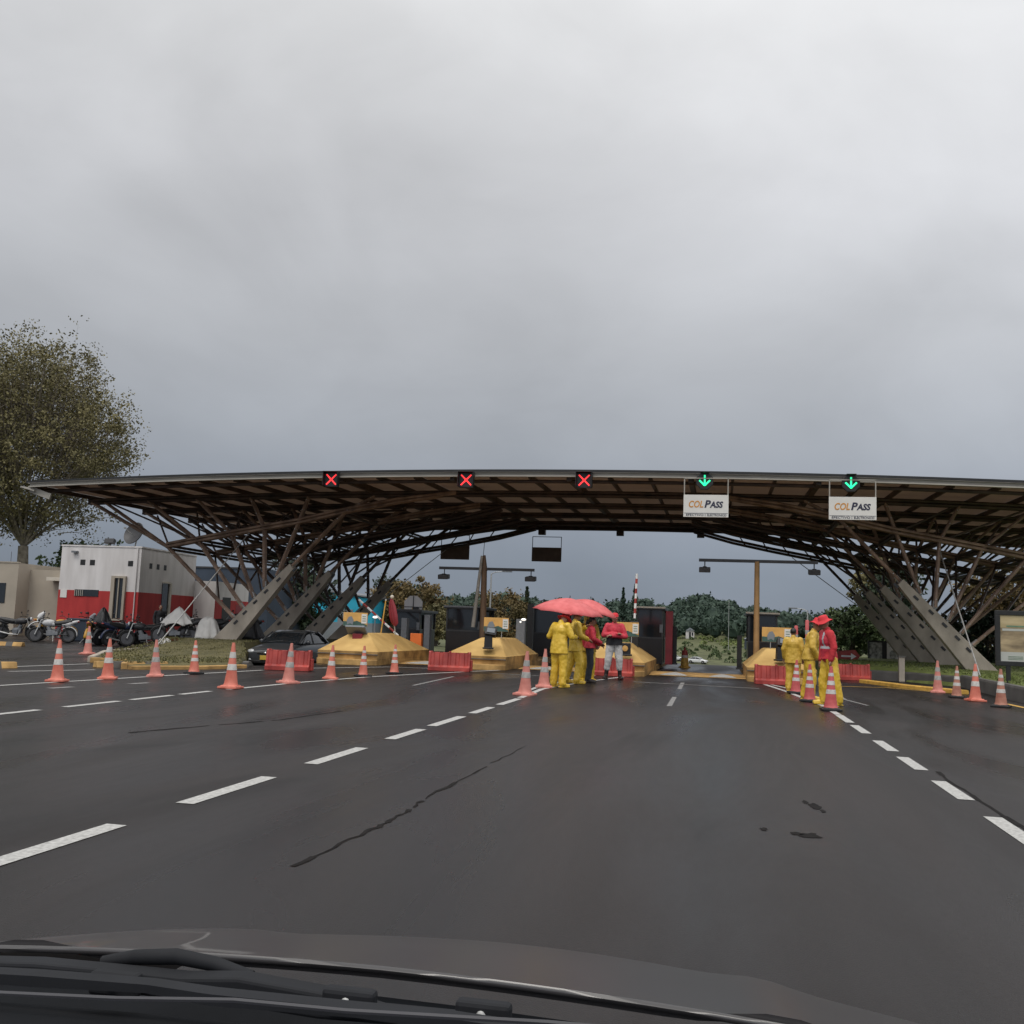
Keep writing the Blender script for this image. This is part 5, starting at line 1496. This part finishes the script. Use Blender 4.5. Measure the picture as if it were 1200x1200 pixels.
person('man in red cap and jacket with folded arms, pale trousers and black boots', -2.79, 28.0, radians(8),
       dict(arms={-1: ((-.29, -.07, 1.15), (.06, -.21, 1.19)), 1: ((.29, -.07, 1.13), (-.07, -.23, 1.14))}, legs={-1: ((-.15, -.03, .5), (-.20, .02, .075)), 1: ((.14, -.03, .5), (.17, .02, .075))}),
       dict(top=M['red_jacket'], bottom=M['grey_trousers'], loose=1.08, leg_loose=1.22, hem=1.02, hat='cap', boot_h=.82, leg_end=.5, waistband=M['dark_cloth'], leg_wrinkle=.014), 1.76, GU)
person('worker in a yellow raincoat and red brimmed hat behind the one in the vest', 1.88, 22.75, radians(80),
       dict(lean=.20, arms={-1: ((-.27, -.04, 1.14), (-.17, -.20, .93)), 1: ((.27, -.02, 1.14), (.20, -.18, .93))}, nod=.25, legs={-1: ((-.11, -.05, .5), (-.12, -.04, .075)), 1: ((.11, .04, .5), (.12, .12, .075))}), dict(YC, hem=.84, top=M['raincoat_gold']), 1.70, GR)
person('worker in a red vest and red brimmed hat with yellow trousers, leaning behind a cone', 2.14, 21.3, radians(-75),
       dict(lean=.13, arms={-1: ((-.25, -.02, 1.12), (-.20, -.10, .88)), 1: ((.25, .02, 1.12), (.22, -.06, .88))}, nod=.3, legs={-1: ((-.12, -.06, .5), (-.13, -.06, .075)), 1: ((.12, .06, .5), (.14, .14, .075))}),
       dict(top=M['red_cloth'], bottom=M['raincoat'], loose=1.06, hem=.88, hat='bucket', vest=M['red_jacket'], leg_loose=1.38, boots=M['raincoat'], boot_h=.2, leg_wrinkle=.014), 1.72, GR)
person('person in a golden raincoat farthest back behind the tall red posts on the right', 1.78, 26.2, radians(165), dict(), dict(YC, top=M['raincoat_gold'], bottom=M['raincoat_gold'], hat=None, hair='short'), 1.52, GR)
person('person in dark clothes standing at the side wall of the red and white building', -25.2, 43.2, radians(40), dict(), dict(top=M['dark_cloth'], bottom=M['dark_cloth'], loose=1.1, hair='short', hem=.85), 1.72)

def umbrella(x, y, z, r, label, tiltx, tilty, seed):
    o = thing('umbrella', label, 'umbrella', (x, y, z), 0, 'red umbrellas held over the group')
    o.rotation_euler = (tiltx, tilty, seed)
    n = 48; prof = [(0, .0), (.12, -.012), (.3, -.05), (.5, -.115), (.7, -.205), (.86, -.295), (1, -.40)]
    vs = []
    for q, dz in prof[1:]:
        for i in range(n):
            a = 2*pi*i/n; u = (i % 6)/6; sag = sin(pi*u)
            rr = r*q*(1-.075*sag*q); vs.append((rr*cos(a), rr*sin(a), r*dz*1.02 - .03*sag*q*r*-1*.6))
    m_ = len(prof)-1
    vs2 = vs + [(0, 0, 0)]; fs = [(i*n+k, i*n+(k+1) % n, (i+1)*n+(k+1) % n, (i+1)*n+k) for i in range(m_-1) for k in range(n)] + [(len(vs), k, (k+1) % n) for k in range(n)]
    b = MB(); b.add(vs2, fs); c = b.build('canopy', M['umbrella'], o, smooth_angle=70)
    s = c.modifiers.new('thick', 'SOLIDIFY'); s.thickness = .004
    for i in range(8):
        a = 2*pi*i/8; b = MB(); b.path([(r*q*cos(a)*.99, r*q*sin(a)*.99, r*dz*1.02-.012) for q, dz in prof], .005, 5); b.build('rib', M['dark_metal'], o)
    b = MB(); b.tube((0, 0, .06), (0, 0, -.78), .009, n=8); b.build('shaft', M['dark_metal'], o)
    b = MB(); b.path([(0, 0, -.78), (0, 0, -.86), (.02, 0, -.90), (.05, 0, -.90), (.07, 0, -.87)], .014, 8); b.build('handle', M['black'], o, smooth_angle=60)
umbrella(-3.42, 23.7, 2.02, .84, 'nearer red umbrella at the left of the group', .05, .10, .1)
umbrella(-3.17, 25.9, 2.06, .77, 'farther red umbrella drooping to the right behind the first', .05, .22, .3)

# ================================================================== SEDAN
def loft(b, stations, ring, mi=0, caps=True):
    """stations: list of closed rings (lists of points, equal length)"""
    n = len(stations[0]); vs = [p for s in stations for p in s]
    fs = [(i*n+k, i*n+(k+1) % n, (i+1)*n+(k+1) % n, (i+1)*n+k) for i in range(len(stations)-1) for k in range(n)]
    if caps: fs += [tuple(reversed(range(n))), tuple(range((len(stations)-1)*n, len(stations)*n))]
    b.add(vs, fs, mi)
def sedan(label, loc, rz, paint, group=None):
    """front faces local -Y"""
    r = thing('parked_car', label, 'car', loc, rz, group)
    # (y, half width, z sill, z shoulder)
    st = [(-2.22, .58, .34, .60), (-2.16, .70, .24, .70), (-2.0, .80, .20, .76), (-1.6, .84, .19, .84), (-1.0, .85, .19, .93), (-.6, .86, .19, .95), (.2, .86, .19, .96),
          (1.0, .86, .19, .97), (1.6, .85, .20, .98), (2.0, .80, .24, .96), (2.18, .72, .32, .90), (2.22, .62, .40, .80)]
    rings = []
    for y, w, z0, z1 in st:
        half = [(w*.86, z0), (w*.97, z0+.10), (w, lerp(z0, z1, .45)), (w*.985, lerp(z0, z1, .78)), (w*.93, z1-.02), (w*.80, z1+.012), (w*.4, z1+.035), (0, z1+.045)]
        ring = [V(x, y, z) for x, z in half] + [V(-x, y, z) for x, z in reversed(half[:-1])]
        rings.append(ring)
    b = MB(); loft(b, rings, None)
    body = b.build('body', paint, r, smooth_angle=38)
    s = body.modifiers.new('sub', 'SUBSURF'); s.levels = 1; s.render_levels = 2
    # cabin
    cs = [(-1.02, .74, .955, .98), (-.78, .72, .955, 1.10), (-.30, .655, .96, 1.37), (0, .62, .96, 1.435), (.5, .60, .965, 1.45), (.95, .60, .97, 1.40), (1.35, .64, .975, 1.22), (1.72, .70, .985, 1.02)]
    rings = []
    for y, w, z0, z1 in cs:
        wb = .77
        t = (z1-z0)/.49
        half = [(wb, z0), (lerp(wb, w, .6), lerp(z0, z1, .6)), (w, z1-.05*t), (w*.9, z1-.012*t), (w*.5, z1), (0, z1+.006)]
        rings.append([V(x, y, z) for x, z in half] + [V(-x, y, z) for x, z in reversed(half[:-1])])
    b = MB(); loft(b, rings, None); b.build('window_glass', M['glass_dark'], r, smooth_angle=50)
    rr = []
    for y, w, z0, z1 in cs[2:6]:
        half = [(w+.012, z1-.055), (w*.93, z1-.004), (w*.5, z1+.012), (0, z1+.018)]
        rr.append([V(x, y, z) for x, z in half] + [V(-x, y, z) for x, z in reversed(half[:-1])] + [V(-w*.9, y, z1-.06), V(w*.9, y, z1-.06)])
    b = MB(); loft(b, rr, None); b.build('roof', paint, r, smooth_angle=50)
    for sx in (-1, 1):
        b = MB()
        b.path([(sx*.775, -1.0, .965), (sx*.735, -.72, 1.16), (sx*.662, -.30, 1.365)], .032, 6)
        b.path([(sx*.775, .28, .965), (sx*.61, .28, 1.43)], .026, 6)
        b.path([(sx*.775, 1.66, .985), (sx*.70, 1.35, 1.19), (sx*.61, .98, 1.39)], .045, 6)
        b.build('window_pillars', paint, r, smooth_angle=60)
        b = MB(); b.ball((sx*.94, -.62, 1.02), (.10, .06, .075), 12); b.tube((sx*.8, -.62, .97), (sx*.92, -.62, 1.0), .025, n=6); b.build('mirror', paint, r, smooth_angle=60)
        b = MB(); b.ball((sx*.60, -2.08, .655), (.185, .11, .085), 14, M=Matrix.Rotation(sx*.35, 4, 'Z')); b.build('headlight', M['headlight'], r, smooth_angle=60)
        b = MB(); b.ball((sx*.64, 2.14, .80), (.15, .07, .10), 12); b.build('tail_light', M['barrier'], r, smooth_angle=60)
        b = MB(); b.ball((sx*.60, -2.17, .36), (.07, .04, .05), 10); b.build('fog_lamp', M['headlight'], r, smooth_angle=60)
        for y in (-1.38, 1.32):
            Mw = Matrix.Translation((sx*.76, y, .31)) @ Matrix.Rotation(pi/2, 4, 'Y')
            b = MB(); b.lathe([(.365, -.10), (.365, .112)], 24, M=Mw); b.build('wheel_arch', M['black'], r, smooth_angle=40)
            b = MB(); b.lathe([(.18, -.11), (.29, -.11), (.312, -.07), (.312, .07), (.29, .12), (.19, .125)], 26, M=Mw if sx > 0 else Matrix.Translation((-.76, y, .31)) @ Matrix.Rotation(-pi/2, 4, 'Y'))
            w = b.build('wheel', M['tyre'], r, smooth_angle=40)
            Mr = Matrix.Translation((sx*.76, y, .31)) @ Matrix.Rotation(sx*pi/2, 4, 'Y')
            b = MB(); b.lathe([(.195, .10), (.19, .122), (.165, .118), (.05, .10), (.045, .126), (0, .126)], 22, M=Mr)
            for k in range(5):
                a = 2*pi*k/5; b.path([Mr @ V(.04*cos(a), .04*sin(a), .12), Mr @ V(.18*cos(a), .18*sin(a), .122)], .022, 6)
            b.build('rim', M['steel'], w, smooth_angle=40)
    b = MB(); b.ball((0, -2.185, .60), (.42, .045, .075), 16); g = b.build('grille', M['black'], r, smooth_angle=60)
    b = MB(); b.box((0, -2.232, .61), (.66, .02, .022)); b.ball((0, -2.235, .61), (.06, .02, .04), 10); b.build('grille_bar', M['chrome'], g)
    b = MB(); b.span(-.62, .62, -2.235, -2.12, .24, .36); b.build('air_intake', M['black'], r, bevel=.03)
    b = MB(); b.box((0, -2.255, .45), (.36, .015, .16)); b.build('number_plate', M['plate'], r, bevel=.004)
    b = MB(); b.path([(-.5, -.98, .99), (.05, -.86, 1.06)], .012, 5); b.path([(.1, -.98, .99), (.6, -.84, 1.06)], .012, 5); b.build('wiper', M['black'], r)
    b = MB(); b.span(-.87, .87, -1.0, 1.0, .17, .22); b.build('sill', M['black'], r)
    return r
car = sedan('dark grey sedan parked behind the leftmost red barrier, facing the camera', (-16.0, 37.0, ground_z(-15.6, 37.2)+.004), radians(-1), M['car_paint'])
c2 = sedan('pale car parked on the far field below the white house', (-4.6, 231, ground_z(-4.6, 231)), radians(75), M['silver_paint'], 'cars on the far field')
c3 = copy_tree(c2); c3.location = (-10, 236, ground_z(-10, 236)); c3.rotation_euler = (0, 0, radians(110)); tag(c3, 'pale car left of the other one on the far field', 'car', 'cars on the far field')

# ================================================================== MOTORCYCLES
def motorcycle(label, x, y, rz, paint, box=False, lean=.13, fairing=False, fender_high=False, z=None):
    """front faces local +X"""
    r = thing('motorcycle', label, 'motorcycle', (x, y, ground_z(x, y) if z is None else z), rz, 'motorcycles parked by the buildings')
    r.rotation_euler = (lean, 0, rz)
    for wx, nm in ((.66, 'front_wheel'), (-.62, 'rear_wheel')):
        Mw = Matrix.Translation((wx, 0, .31)) @ Matrix.Rotation(pi/2, 4, 'X')
        b = MB(); R_, t = .265, .05; vs = []; n = 26; m_ = 8
        for i in range(n):
            a = 2*pi*i/n
            for k in range(m_):
                c = 2*pi*k/m_; vs.append(Mw @ V((R_+t*cos(c))*cos(a), (R_+t*cos(c))*sin(a), t*sin(c)*1.05))
        b.add(vs, [(i*m_+k, ((i+1) % n)*m_+k, ((i+1) % n)*m_+(k+1) % m_, i*m_+(k+1) % m_) for i in range(n) for k in range(m_)])
        w = b.build(nm, M['tyre'], r, smooth_angle=60)
        b = MB(); b.lathe([(.215, -.02), (.235, -.02), (.235, .02), (.215, .02)], 24, M=Mw); b.lathe([(.05, -.06), (.05, .06)], 12, M=Mw)
        for k in range(6):
            a = 2*pi*k/6; b.path([Mw @ V(.04*cos(a), .04*sin(a), 0), Mw @ V(.22*cos(a), .22*sin(a), 0)], .011, 5)
        b.lathe([(.09, .045), (.13, .045), (.13, .05), (.09, .05)], 18, M=Mw)
        b.build('rim', M['rim'], w, smooth_angle=40)
    b = MB()
    b.path([(.46, 0, .86), (.15, 0, .62), (-.05, 0, .42), (-.25, 0, .36)], .026, 8); b.path([(.44, 0, .80), (.22, 0, .35), (-.22, 0, .30)], .022, 8)
    for s in (-1, 1): b.path([(.1, s*.06, .66), (-.35, s*.09, .70), (-.85, s*.07, .80)], .016, 6); b.path([(-.2, s*.08, .34), (-.62, s*.10, .31)], .022, 6); b.path([(-.62, s*.11, .32), (-.45, s*.11, .70)], [.028, .022], 8)
    b.build('frame', M['black'], r, smooth_angle=50)
    b = MB(); b.box((.06, 0, .38), (.34, .22, .22), ry=.1); b.path([(.10, 0, .45), (.20, 0, .64)], [.10, .085], 12); b.box((-.14, .12, .36), (.2, .06, .16)); b.box((-.02, -.12, .36), (.22, .06, .2))
    b.build('engine', M['grey_plastic'], r, bevel=.02, smooth_angle=50)
    b = MB()
    for s in (-1, 1): b.path([(.47, s*.085, .92), (.56, s*.085, .62), (.66, s*.085, .31)], [.022, .026, .03], 8)
    b.box((.45, 0, .90), (.08, .24, .04)); b.build('fork', M['steel'], r, smooth_angle=50)
    b = MB()
    for s in (-1, 1): b.path([(.43, 0, .98), (.42, s*.12, 1.03), (.36, s*.30, 1.06), (.28, s*.38, 1.03)], [.013, .013, .014, .019], 8)
    b.build('handlebar', M['black'], r, smooth_angle=50)
    for s in (-1, 1):
        b = MB(); b.path([(.36, s*.26, 1.06), (.33, s*.30, 1.20)], .007, 5); b.ball((.33, s*.33, 1.22), (.02, .06, .042), 10); b.build('mirror', M['black'], r, smooth_angle=60)
    b = MB(); b.ball((.55, 0, .90), (.10, .10, .10), 14); h = b.build('headlight', M['black'], r, smooth_angle=60)
    b = MB(); b.ball((.61, 0, .90), (.055, .085, .085), 12); b.build('lens', M['headlight'], h, smooth_angle=60)
    b = MB(); b.ball((.20, 0, .80), (.27, .15, .145), 16); b.ball((.02, 0, .76), (.14, .11, .10), 12); b.build('fuel_tank', paint, r, smooth_angle=60)
    b = MB(); b.path([(.06, 0, .80), (-.15, 0, .775), (-.45, 0, .82), (-.72, 0, .88)], [.07, .115, .12, .085], 12); b.build('seat', M['black'], r, smooth_angle=60)
    b = MB(); b.path([(-.35, 0, .72), (-.65, 0, .79), (-.98, 0, .92)], [.10, .105, .035], 10); b.build('tail', paint, r, smooth_angle=60)
    b = MB(); b.ball((-.96, 0, .88), (.04, .08, .035), 10); b.build('tail_light', M['barrier'], r, smooth_angle=60)
    def fender(cx, R_, a0, a1, w, lift=0):
        b = MB(); vs = []; n = 12
        for i in range(n+1):
            a = lerp(a0, a1, i/n)
            for yy, rr in ((-w, R_-.03), (-w*.6, R_), (w*.6, R_), (w, R_-.03)): vs.append((cx+rr*cos(a), yy, .31+lift+rr*sin(a)))
        b.add(vs, [(i*4+k, i*4+k+1, i*4+k+5, i*4+k+4) for i in range(n) for k in range(3)])
        o = b.build('fender', paint, r, smooth_angle=60); s = o.modifiers.new('t', 'SOLIDIFY'); s.thickness = .008
    if fender_high: fender(.60, .42, radians(20), radians(125), .07, .12)
    else: fender(.66, .345, radians(15), radians(150), .065)
    fender(-.62, .36, radians(40), radians(185), .07)
    b = MB(); b.path([(.20, -.10, .42), (.12, -.14, .22), (-.25, -.17, .24), (-.80, -.19, .36)], [.022, .024, .03, .05], 10); b.build('exhaust', M['steel'], r, smooth_angle=50)
    if fairing:
        b = MB(); b.path([(.60, 0, .98), (.52, 0, 1.08), (.40, 0, 1.24)], [.10, .13, .05], 10); b.build('front_fairing', paint, r, smooth_angle=60)
    if box:
        b = MB(); b.box((-.86, 0, 1.08), (.36, .38, .28), taper=.88); b.build('top_box', M['black'], r, bevel=.06)
        b = MB(); b.box((-.82, 0, .92), (.34, .2, .03)); b.build('rack', M['steel'], r)
    b = MB(); b.path([(-.05, .1, .32), (-.12, .28, .02)], .012, 6); b.build('side_stand', M['steel'], r)
    return r
YEL = mat('bike_yellow', (.5, .27, .03), .4, .1, 5); BLU = mat('bike_blue', (.02, .03, .07), .35, .2, 5); WHT = mat('bike_white', (.6, .6, .6), .35, .08, 5); SIL = mat('bike_silver', (.34, .34, .36), .35, .1, 5, metal=.3)
motorcycle('dark motorcycle with yellow trim at the left picture edge', -30.3, 40.2, radians(15), M['dark_metal'])
motorcycle('motorcycle with a yellow tank second from the left, behind the white one', -28.3, 40.0, radians(60), YEL)
motorcycle('white off road motorcycle with its front wheel to the left', -26.7, 37.6, radians(200), WHT, fender_high=True, fairing=True)
motorcycle('silver motorcycle with yellow side right of the white off road one', -25.0, 37.9, radians(150), SIL, fairing=True)
motorcycle('motorcycle with yellow panels in the middle of the left row', -24.6, 36.9, radians(115), YEL)
motorcycle('black motorcycle under the dark tarp bundle in the left row', -23.9, 37.3, radians(80), M['dark_metal'])
motorcycle('dark blue motorcycle next to the one with a top box', -23.1, 37.0, radians(60), BLU)
motorcycle('black motorcycle with a rounded top box at the right end of the left row', -22.3, 37.2, radians(215), M['dark_metal'], box=True)
motorcycle('black motorcycle with a white sheet over its seat on the grass edge', -20.9, 37.0, radians(190), M['dark_metal'], z=.22)
motorcycle('motorcycle draped at the rear with a hanging white cloth', -19.9, 37.4, radians(205), M['dark_metal'], z=.28)
motorcycle('dark motorcycle at the back by the entrance of the beige building', -29.3, 43.3, radians(100), M['dark_metal'])
motorcycle('motorcycle covered by a black tarp near the concrete fin', -19.0, 38.8, radians(170), M['dark_metal'], z=.30)
def drape(name, label, cat, c, rx, ry, h, m, seed, zb, peak=1.0):
    """a cloth thrown over something: open at the bottom, folds towards the hem"""
    random.seed(seed); b = MB(); n = 40; k_ = 12; vs = []
    for j in range(k_+1):
        t = j/k_
        rr = (t**.55); z = zb + h*(1-t**peak)
        for i in range(n):
            a = 2*pi*i/n; f = 1 + .13*t*sin(a*7+seed) + .07*t*sin(a*13+2*seed) + .2*noise.noise(V(cos(a), sin(a), t+seed))
            vs.append((rx*rr*f*cos(a), ry*rr*f*sin(a), z + .06*noise.noise(V(cos(a)*2+seed, sin(a)*2, t*3)) + (.05*sin(a*5+seed) if j == k_ else 0)))
    fs = [(j*n+i, j*n+(i+1) % n, (j+1)*n+(i+1) % n, (j+1)*n+i) for j in range(k_) for i in range(n)] + [tuple(range(n))]
    o = b.add(vs, fs).build(name, m, smooth_angle=70); o.location = c
    s = o.modifiers.new('t', 'SOLIDIFY'); s.thickness = .01
    return tag(o, label, cat)
drape('white_sheet', 'white plastic sheet peaked over a motorcycle seat on the grass edge', 'sheet', (-20.8, 37.0, .22), .62, .32, .68, M['tarp_white'], 3, .72, .8)
drape('white_cloth', 'white cloth hanging over the rear of a motorcycle near the guy cable', 'cloth', (-19.6, 37.2, .28), .50, .36, .85, M['tarp_white'], 5, .12, 2.2)
drape('plastic_bag', 'crumpled white bag on the ground below the sheeted motorcycle', 'bag', (-20.9, 36.3, .16), .34, .2, .20, M['tarp_white'], 8, .02, 1.5)
drape('black_tarp', 'black tarp over the motorcycle nearest the concrete fin', 'tarp', (-18.95, 38.6, .30), 1.0, .5, 1.05, M['tarp_black'], 6, .10, 2.0)
drape('dark_tarp', 'dark tarp bundle on a bike in the left motorcycle row', 'tarp', (-24.2, 37.2, 0), .42, .36, .75, M['tarp_black'], 9, .75, .9)
nb = thing('storage_bin', 'dark blue bin behind the white motorcycle', 'bin', (-27.8, 41.5, 0), .1)
b = MB(); b.box((0, 0, .45), (1.3, .7, .9), taper=1.06); b.build('body', M['blue_wall'], nb, bevel=.03)
b = MB(); b.box((0, 0, .95), (1.45, .82, .10)); b.build('lid', M['blue_wall'], nb, bevel=.03)

# ================================================================== OUR OWN CAR: bonnet and wipers in front of the camera
own = thing('own_car', 'grey bonnet with black wipers of the car the photo was taken from', 'car', (-.35, 1.1, 0))
b = MB(); nx, ny = 48, 26
for t in (0, -.008):
    for j in range(ny+1):
        for i in range(nx+1):
            u = -1 + 2*i/nx; v = j/ny
            y = v*.98 - .05*u*u*(1-v) - .24*u*u*v
            z = .910 - .034*u*u - .010*max(0, -u) - .205*v - .06*v**3 - .20*smooth((abs(u)-.82)/.18)*(.5) + .012*math.exp(-((abs(u)-.52)/.07)**2)*(1-v*.4)
            b.v.append((u*.80, y, z+t))
q = (nx+1)*(ny+1)
for j in range(ny):
    for i in range(nx):
        a = j*(nx+1)+i
        b.f += [(a, a+1, a+nx+2, a+nx+1), (q+a, q+a+nx+1, q+a+nx+2, q+a+1)]; b.m += [0, 0]
for i in range(nx):
    for a in (i, ny*(nx+1)+i): b.f.append((a, a+1, q+a+1, q+a)); b.m.append(0)
for j in range(ny):
    for i in (0, nx): a = j*(nx+1)+i; b.f.append((a, a+nx+1, q+a+nx+1, q+a)); b.m.append(0)
b.build('bonnet', M['bonnet'], own, smooth_angle=50)
b = MB(); b.path([(u*.80, -.05*u*u-.004, .912-.034*u*u-.010*max(0, -u)) for u in [-1+2*i/40 for i in range(41)]], .0045, 6); b.build('bonnet_edge', M['bonnet'], own, smooth_angle=60)
b = MB(); vs = []
for y, z in ((-.005, .885), (-.09, .872), (-.15, .90), (-.24, .925), (-.30, .93)):
    for i in range(25):
        u = -1+2*i/24; vs.append((u*.82, y-.05*u*u, z-.030*u*u))
b.add(vs, [(j*25+i, j*25+i+1, (j+1)*25+i+1, (j+1)*25+i) for j in range(4) for i in range(24)]); b.build('cowl', M['cowl'], own, smooth_angle=60)
def L(p): return V(p[0]+.35, p[1]-1.1, p[2])
def flat_arm(b, pts, w, h):
    """tapered flat bar through pts (with per point half height)"""
    vs = []
    for (p, hh) in pts:
        p = L(p); vs += [(p.x, p.y-w, p.z-hh), (p.x, p.y-w, p.z+hh*.8), (p.x, p.y+w, p.z+hh), (p.x, p.y+w, p.z-hh)]
    n = len(pts); fs = [(4*i+k, 4*i+(k+1) % 4, 4*i+4+(k+1) % 4, 4*i+4+k) for i in range(n-1) for k in range(4)] + [(3, 2, 1, 0), tuple(4*(n-1)+k for k in range(4))]
    b.add(vs, fs)
w1 = bpy.data.objects.new('wiper', None); COL.objects.link(w1); w1.parent = own; w1.location.z = -.009
b = MB(); flat_arm(b, [((-.80, .96, .922), .010), ((-.66, .955, .934), .010), ((-.58, .95, .937), .010), ((-.50, .95, .936), .012), ((-.44, .95, .940), .014), ((-.36, .95, .936), .013), ((-.30, .95, .932), .007), ((-.20, .95, .9345), .006), ((-.10, .95, .925), .004)], .010, .01)
a1 = b.build('arm', M['wiper'], w1, bevel=.003)
b = MB(); b.path([L((-.60, .97, .942)), L((-.565, .97, .950)), L((-.52, .97, .955)), L((-.48, .97, .952)), L((-.44, .97, .943))], [.006, .0075, .008, .0075, .007], 8); b.build('hose', M['wiper'], w1, smooth_angle=60)
for x, z in ((-.56, .944), (-.325, .953), (-.20, .955)):
    b = MB(); b.box(L((x, .93, z-.006)), (.050, .016, .022)); b.build('bracket', M['wiper'], w1, bevel=.004)
    b = MB(); b.ball(L((x, .918, z-.004)), (.0045, .003, .0045), 8); b.build('rivet', M['steel'], w1)
b = MB(); flat_arm(b, [((-.80, .90, .938), .004), ((-.62, .895, .948), .0055), ((-.50, .89, .955), .004), ((-.44, .89, .952), .0055), ((-.30, .885, .957), .004), ((-.22, .885, .957), .0055), ((-.06, .88, .955), .004)], .008, .01); b.build('bridge', M['wiper'], w1)
b = MB(); b.path([L((-.84, .85, .936)), L((-.62, .85, .949)), L((-.51, .85, .956)), L((-.40, .85, .966)), L((-.30, .85, .968)), L((-.13, .85, .977)), L((-.02, .85, .98))], .0022, 6); b.build('blade', M['dash'], w1)
w2 = bpy.data.objects.new('wiper', None); COL.objects.link(w2); w2.parent = own; w2.location.z = -.009
b = MB(); flat_arm(b, [((-.16, .97, .915), .006), ((-.06, .97, .917), .010), ((.04, .97, .912), .009), ((.16, .96, .900), .006), ((.26, .95, .885), .005)], .010, .01); b.build('arm', M['wiper'], w2, bevel=.003)
b = MB(); b.path([L((-.1, .93, .90)), L((.1, .925, .895)), L((.3, .92, .88))], .0035, 6); b.build('blade', M['dash'], w2)
b = MB(); vs = []
for y, z in ((-.27, .915), (-.33, .905), (-.60, .885)):
    for i in range(25):
        u = -1+2*i/24; vs.append((u*.72, y-.04*u*u, z-.03*u*u))
b.add(vs, [(j*25+i, j*25+i+1, (j+1)*25+i+1, (j+1)*25+i) for j in range(2) for i in range(24)]); b.build('dashboard', M['dash'], own, smooth_angle=60)
for o in KIDS: pass
